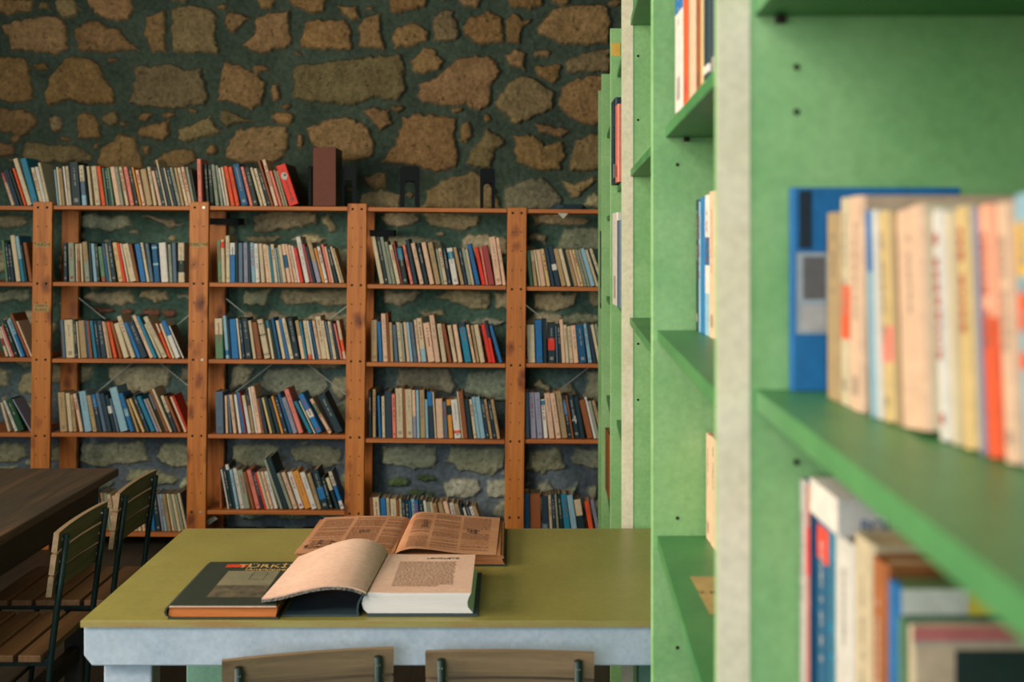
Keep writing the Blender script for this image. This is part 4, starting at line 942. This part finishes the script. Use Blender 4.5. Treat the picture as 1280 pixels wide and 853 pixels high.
# the arched leaves with the marbled endpaper beneath
pf_ = smooth_prof([(-.487, .8222), (-.455, .8265), (-.42, .8355), (-.385, .8435), (-.352, .8475), (-.32, .8455), (-.296, .839), (-.284, .8335)])
pb_ = smooth_prof([(-.470, .8225), (-.440, .834), (-.41, .846), (-.375, .857), (-.342, .8625), (-.31, .859), (-.285, .847), (-.273, .8335)])
weld(gb(curved_leaf(pf_, pb_, 2.335, 2.640, .0026, 'paper'), 'lifted_leaves'))
M['marble'] = None
m_, nt, bb = new_mat('marbled_endpaper'); n_ = noise(nt, 55, 5, .7); n_.inputs['Distortion'].default_value = 1.5
rr = ramp(nt, n_.outputs[0], [(.42, lin((28, 32, 36))), (.5, lin((150, 140, 130))), (.56, lin((40, 44, 48)))]); nt.links.new(rr.outputs[0], bb.inputs['Base Color']); M['marble'] = m_
lo_ = lambda P_, dz: [(x, z - dz) for x, z in P_]
weld(gb(curved_leaf(lo_(pf_, .0029), lo_(pb_, .0029), 2.333, 2.642, .0050, 'marble'), 'marbled_endpaper'))
# faint grey engraving on the lifted leaf
# 2. the closed encyclopedia
g2 = tag(empty('encyclopedia', (-.667, 2.322, T0)), 'closed dark-covered encyclopedia with orange page edges, at the table corner', 'book', 'books on the green table')
O2 = Vector((.667, -2.322, -T0))
c0, c1, cw, cd, ch = -.667, -.452, .215, .315, .027
MB().box((0, 0, 0), (cw, cd, .003), 'darkcover').build('lower_cover', g2, bevel=.001)
MB().box((0.004, 0, ch - .003), (cw - .004, cd, ch), 'darkcover').build('upper_cover', g2, bevel=.001)
b = MB(); arc = [(.004, .003), (-.004, .007), (-.0065, .0135), (-.004, .021), (.004, ch - .001), (.007, ch - .003), (0, .020), (-.002, .0135), (0, .007), (.006, .0035)]
b.hull([(x, 0.0, z) for x, z in arc], [(x, cd, z) for x, z in arc], 'darkcover'); b.build('spine', g2)
pr = MB(); pr.hull([(.001, .004, .0035), (cw - .006, .004, .0035), (cw - .002, .004, ch - .0035), (.003, .004, ch - .0035)], [(.001, cd - .004, .0035), (cw - .006, cd - .004, .0035), (cw - .002, cd - .004, ch - .0035), (.003, cd - .004, ch - .0035)], 'orangeedge'); pr.build('page_block', g2)
MB().box((.004, -.0012, ch - .0036), (cw - .004, -.0001, ch - .0014), 'paper').build('worn_edge', g2)
art = MB()
M['redink'] = flat('red_panel', lin((196, 60, 28)), .5); M['artgrey'] = mottled('printed_landscape_sky', lin((108, 104, 84)), lin((128, 120, 96)), 20, .5)
M['artdark'] = mottled('printed_landscape_ground', lin((50, 52, 46)), lin((110, 96, 76)), 35, .5)
M['gold'] = flat('gold_lettering', lin((190, 150, 90)), .5)
zc = ch + .0004
def rect(mb, x0, y0, x1, y1, m, z=zc): mb.face([(x0, y0, z), (x1, y0, z), (x1, y1, z), (x0, y1, z)], m)
rect(art, .048, .268, .092, .292, 'redink'); rect(art, .096, .245, .098, .300, 'gold')
rect(art, .062, .135, .172, .240, 'artgrey'); rect(art, .062, .05, .172, .135, 'artdark')
for a in ((.118, .175, .150, .178), (.118, .222, .150, .225), (.118, .175, .120, .225), (.148, .175, .150, .225)): rect(art, *a, 'artdark', zc + .0002)
art.build('cover_picture', g2)
lettering('cover_title', 'TÜRKİYE', .036, 'gold', g2, (.148, .278, zc), (0, 0, 0)); lettering('cover_subtitle', 'Ansiklopedisi', .021, 'gold', g2, (.155, .250, zc), (0, 0, 0))
# 3. the open newspaper volume
g3 = tag(empty('newspaper_volume', (-.262, 2.706, T0)), 'large open volume of browned newspapers lying behind the thick book', 'book', 'books on the green table')
O3 = Vector((.262, -2.706, -T0)); y0, y1 = 2.700, 3.035
b = MB(); b.box((-.493, y0, T0), (-.012, y1, T0 + .003), 'darkcover'); gb(b, 'cover', g3, O3, bevel=.001)
b = MB()
for k in range(6):      # uneven bundles of sheets
    z = T0 + .0033 + k * .0042; e = random.uniform(-.004, .004)
    b.box((-.489 + e + .001 * k, y0 + .003 + random.uniform(0, .003), z), (-.266, y1 - .004, z + .0040), 'oldedge')
gb(b, 'left_sheets', g3, O3)
b = MB()
for k in range(7):
    z = T0 + .0033 + k * .0032; e = random.uniform(-.005, .005)
    b.box((-.258, y0 + .003 + random.uniform(0, .004), z), (-.017 + e - .001 * k, y1 - .004, z + .0030), 'oldedge')
gb(b, 'right_sheets', g3, O3)
zt0 = T0 + .0290
lf = smooth_prof([(-.490, zt0 + .001), (-.42, zt0 + .003), (-.34, zt0 + .004), (-.285, zt0 + .001), (-.266, zt0 - .004)])
lb = smooth_prof([(-.474, zt0 + .003), (-.41, zt0 + .006), (-.33, zt0 + .0075), (-.275, zt0 + .005), (-.256, zt0 - .002)])
lp = weld(gb(curved_leaf(lf, lb, y0, y1, .0022, 'oldpaper'), 'left_leaf', g3, O3))
rf = smooth_prof([(-.266, zt0 - .003), (-.25, zt0 + .006), (-.222, zt0 + .0115), (-.18, zt0 + .009), (-.13, zt0 + .002), (-.09, zt0 - .001), (-.036, zt0 - .003)])
rb = smooth_prof([(-.256, zt0 - .001), (-.246, zt0 + .012), (-.225, zt0 + .0175), (-.18, zt0 + .0145), (-.13, zt0 + .009), (-.09, zt0 + .006), (-.030, zt0 + .002)])
weld(gb(curved_leaf(rf, rb, y0, y1, .0012, 'oldpaper'), 'right_leaf', g3, O3))
def surf(pf, pb, s, u):
    n = len(pf) - 1; k = min(int(s * n), n - 1); f = s * n - k
    a = [pf[k][i] * (1 - f) + pf[k + 1][i] * f for i in (0, 1)]; c = [pb[k][i] * (1 - f) + pb[k + 1][i] * f for i in (0, 1)]
    return (a[0] * (1 - u) + c[0] * u, y0 + (y1 - y0) * u, a[1] * (1 - u) + c[1] * u + .0007)
def print_lines(pf, pb, cols, rows, dens, seed, mat='inkold'):
    r_ = random.Random(seed); b = MB()
    for (s0, s1) in cols:
        for k in range(rows):
            u = .05 + .9 * k / rows
            if r_.random() > dens: continue
            s = s0
            while s < s1:
                w_ = r_.uniform(.008, .03); e = min(s + w_, s1); h_ = .45 * .9 / rows * .8
                b.face([surf(pf, pb, s, u), surf(pf, pb, e, u), surf(pf, pb, e, u + h_), surf(pf, pb, s, u + h_)], mat); s = e + .006
    return b
gb(print_lines(lf, lb, [(.06, .30), (.33, .56), (.59, .84)], 44, .82, 2), 'left_print', g3, O3)
gb(print_lines(rf, rb, [(.22, .44), (.47, .68), (.71, .93)], 44, .82, 4), 'right_print', g3, O3)
ph = MB()
for (P_, Q_, s0, s1, u0, u1) in ((rf, rb, .76, .86, .5, .62), (lf, lb, .40, .47, .5, .58), (lf, lb, .06, .30, .12, .30), (rf, rb, .36, .41, .55, .75)):
    ph = MB()
    for i_ in range(8):
        for j_ in range(6):
            if random.random() < .6:
                sa, ua = s0 + (s1 - s0) * i_ / 8, u0 + (u1 - u0) * j_ / 6
                lift = lambda p: (p[0], p[1], p[2] + .0003)
                ph.face([lift(surf(P_, Q_, sa, ua)), lift(surf(P_, Q_, sa + (s1 - s0) / 8, ua)), lift(surf(P_, Q_, sa + (s1 - s0) / 8, ua + (u1 - u0) / 6)), lift(surf(P_, Q_, sa, ua + (u1 - u0) / 6))], 'ink' if i_ % 3 == 0 else 'inkold')
    gb(ph, 'newsprint_picture', g3, O3)


# ---------------------------------------------------------------- the old dark table at the left
dt = tag(empty('table', (-1.31, 3.05, 0)), 'old dark brown plank table standing by the bookcase', 'table')
tz = .762; TA0, TA1 = 1.25, 3.985; XR = -1.305; XL = -2.25
OD = Vector((1.31, -3.05, 0))
for a, bx_ in ((-2.25, -1.79), (-1.785, -1.305)):
    b = MB(); b.box((a, TA0, tz - .026), (bx_, TA1, tz), 'darkwood'); gb(b, 'top_plank', dt, OD, bevel=.004)
for (p, q, nm) in (((XR - .075, TA0 + .05, tz - .135), (XR - .05, TA1 - .05, tz - .0265), 'apron'), ((XL + .05, TA0 + .05, tz - .135), (XL + .075, TA1 - .05, tz - .0265), 'apron'),
                   ((XL + .08, TA1 - .09, tz - .135), (XR - .08, TA1 - .065, tz - .0265), 'end_apron'), ((XL + .08, TA0 + .07, tz - .135), (XR - .08, TA0 + .095, tz - .0265), 'end_apron')):
    b = MB(); b.box(p, q, 'darkwood2'); gb(b, nm, dt, OD, bevel=.002)
for x in (XR - .14, XL + .08):
    for y in (TA0 + .1, TA1 - .115):
        b = MB(); b.box((x, y, 0), (x + .06, y + .07, tz - .1), 'darkwood2'); gb(b, 'leg', dt, OD, bevel=.003)
b = MB(); b.box((XR - .12, TA0 + .12, .16), (XR - .09, TA1 - .12, .21), 'darkwood2'); gb(b, 'stretcher', dt, OD, bevel=.002)

# ---------------------------------------------------------------- the slatted chairs
def chair(w, label, slat, seat, group):
    g = tag(empty('chair'), label, 'chair', group)
    H = .785; hw = w / 2; px = hw - .032
    for s in (-1, 1):
        MB().tube([(s * px, .075, .0), (s * px, .045, .25), (s * px, .030, .46), (s * px, .012, .60), (s * px, -.012, H - .012)], .0085, 'chairmetal', 10).build('rear_leg', g, smooth=True)
        MB().tube([(s * px, .40, .0), (s * px, .37, .25), (s * px, .36, .452)], .0085, 'chairmetal', 10).build('front_leg', g, smooth=True)
        MB().box((s * px - .006, .03, .440), (s * px + .006, .385, .4585), 'chairmetal').build('seat_rail', g, bevel=.001)
    MB().tube([(-px, .055, .17), (px, .055, .17)], .006, 'chairmetal', 8).build('stretcher', g, smooth=True)
    MB().tube([(-px, .385, .17), (px, .385, .17)], .006, 'chairmetal', 8).build('stretcher', g, smooth=True)
    for k in range(5):
        y = .042 + k * .070
        MB().box((-hw, y, .459), (hw, y + .058, .477), seat).build('seat_slat', g, bevel=.003)
    for k, (z, y) in enumerate(((H - .050, .0015), (H - .106, .0085), (H - .162, .0155))):
        m = MB(); n = 8; pts = []
        for q in range(n + 1):
            x = -hw + w * q / n; bow = .010 * (1 - (x / hw) ** 2)
            pts.append((x, y + bow))
        for q in range(n):
            (xa, ya), (xb_, yb2) = pts[q], pts[q + 1]
            bot = [(xa, ya, z), (xb_, yb2, z), (xb_, yb2 + .014, z), (xa, ya + .014, z)]
            dy_ = -.0065
            m.hull(bot, [(p[0], p[1] + dy_, z + .050) for p in bot], slat)
        m.build('back_slat', g, fix=True)
        for s in (-1, 1):
            MB().tube([(s * px, -.014 + .008 * k - .004, z + .025), (s * px, y + .016, z + .025)], .0035, 'steel', 8).build('bolt', g)
    return g
ca = chair(.335, 'slatted folding chair pushed up to the green table, its back under the thick open book', 'slat', 'slatseat', 'wooden slatted chairs')
ca.location = (X(381, 2.16), 2.205, 0); ca.rotation_euler = (0, 0, R(13)); ca.scale = (.93, .93, .966)
cb = copy_tree(ca); cb['label'] = 'slatted folding chair tucked under the green table, beside the green shelving'
cb.location = (X(637, 2.16), 2.215, 0); cb.rotation_euler = (0, 0, R(-1.5))
for o_, (x, y, r_), lab in ((None, (-1.14, 3.19, 90), 'dark slatted chair at the old table, nearer the camera of the two'), (None, (-1.14, 3.655, 90), 'dark slatted chair at the old table, closer to the bookcase')):
    c_ = copy_tree(ca); c_['label'] = lab; c_.location = (x, y, 0); c_.rotation_euler = (0, 0, R(r_)); c_.scale = (1.08, 1, 1)

# ---------------------------------------------------------------- daylight, added fill light and camera
def area(name, loc, rot, sx, sy, power, color, spread=180):
    l = bpy.data.lights.new(name, 'AREA'); l.shape = 'RECTANGLE'; l.size = sx; l.size_y = sy; l.energy = power; l.color = color; l.spread = R(spread)
    o = bpy.data.objects.new(name, l); col.objects.link(o); o.location = loc; o.rotation_euler = rot; return o
area('added_ceiling_fill', (-1.5, .35, 2.93), (0, 0, 0), .9, .9, CEIL_FILL, (1.0, .93, .80))  # unseen light without a fixture, added to brighten the table and pages
area('daylight_rear_window', (-1.22, NY - .05, 2.05), (R(90), 0, 0), 2.3, 1.5, REAR, (.84, .96, 1.0))
area('daylight_side_window', (LX - .04, 1.8, 2.07), (R(90), 0, R(-90)), 2.9, 1.4, SIDE, (1.0, .86, .66))
w = bpy.data.worlds.new('sky'); bpy.context.scene.world = w; w.use_nodes = True
w.node_tree.nodes['Background'].inputs[0].default_value = (.45, .75, .85, 1); w.node_tree.nodes['Background'].inputs[1].default_value = 1.0
cam = bpy.data.cameras.new('camera'); co_ = bpy.data.objects.new('camera', cam); col.objects.link(co_)
co_.location = (0, 0, EYE); co_.rotation_euler = (R(90), 0, 0)
cam.sensor_width = 36; cam.lens = F / 1280 * 36; cam.shift_y = -(426.5 - HY) / 1280; cam.clip_start = .02
cam.dof.use_dof = True; cam.dof.focus_distance = 3.3; cam.dof.aperture_fstop = 4.5
sc = bpy.context.scene; sc.camera = co_
sc.view_settings.view_transform = 'Standard'; sc.view_settings.look = 'None'; sc.view_settings.gamma = 1
sc.view_settings.use_curve_mapping = False; sc.view_settings.exposure = EXPO
sc.cycles.use_denoising = True; sc.cycles.max_bounces = 8
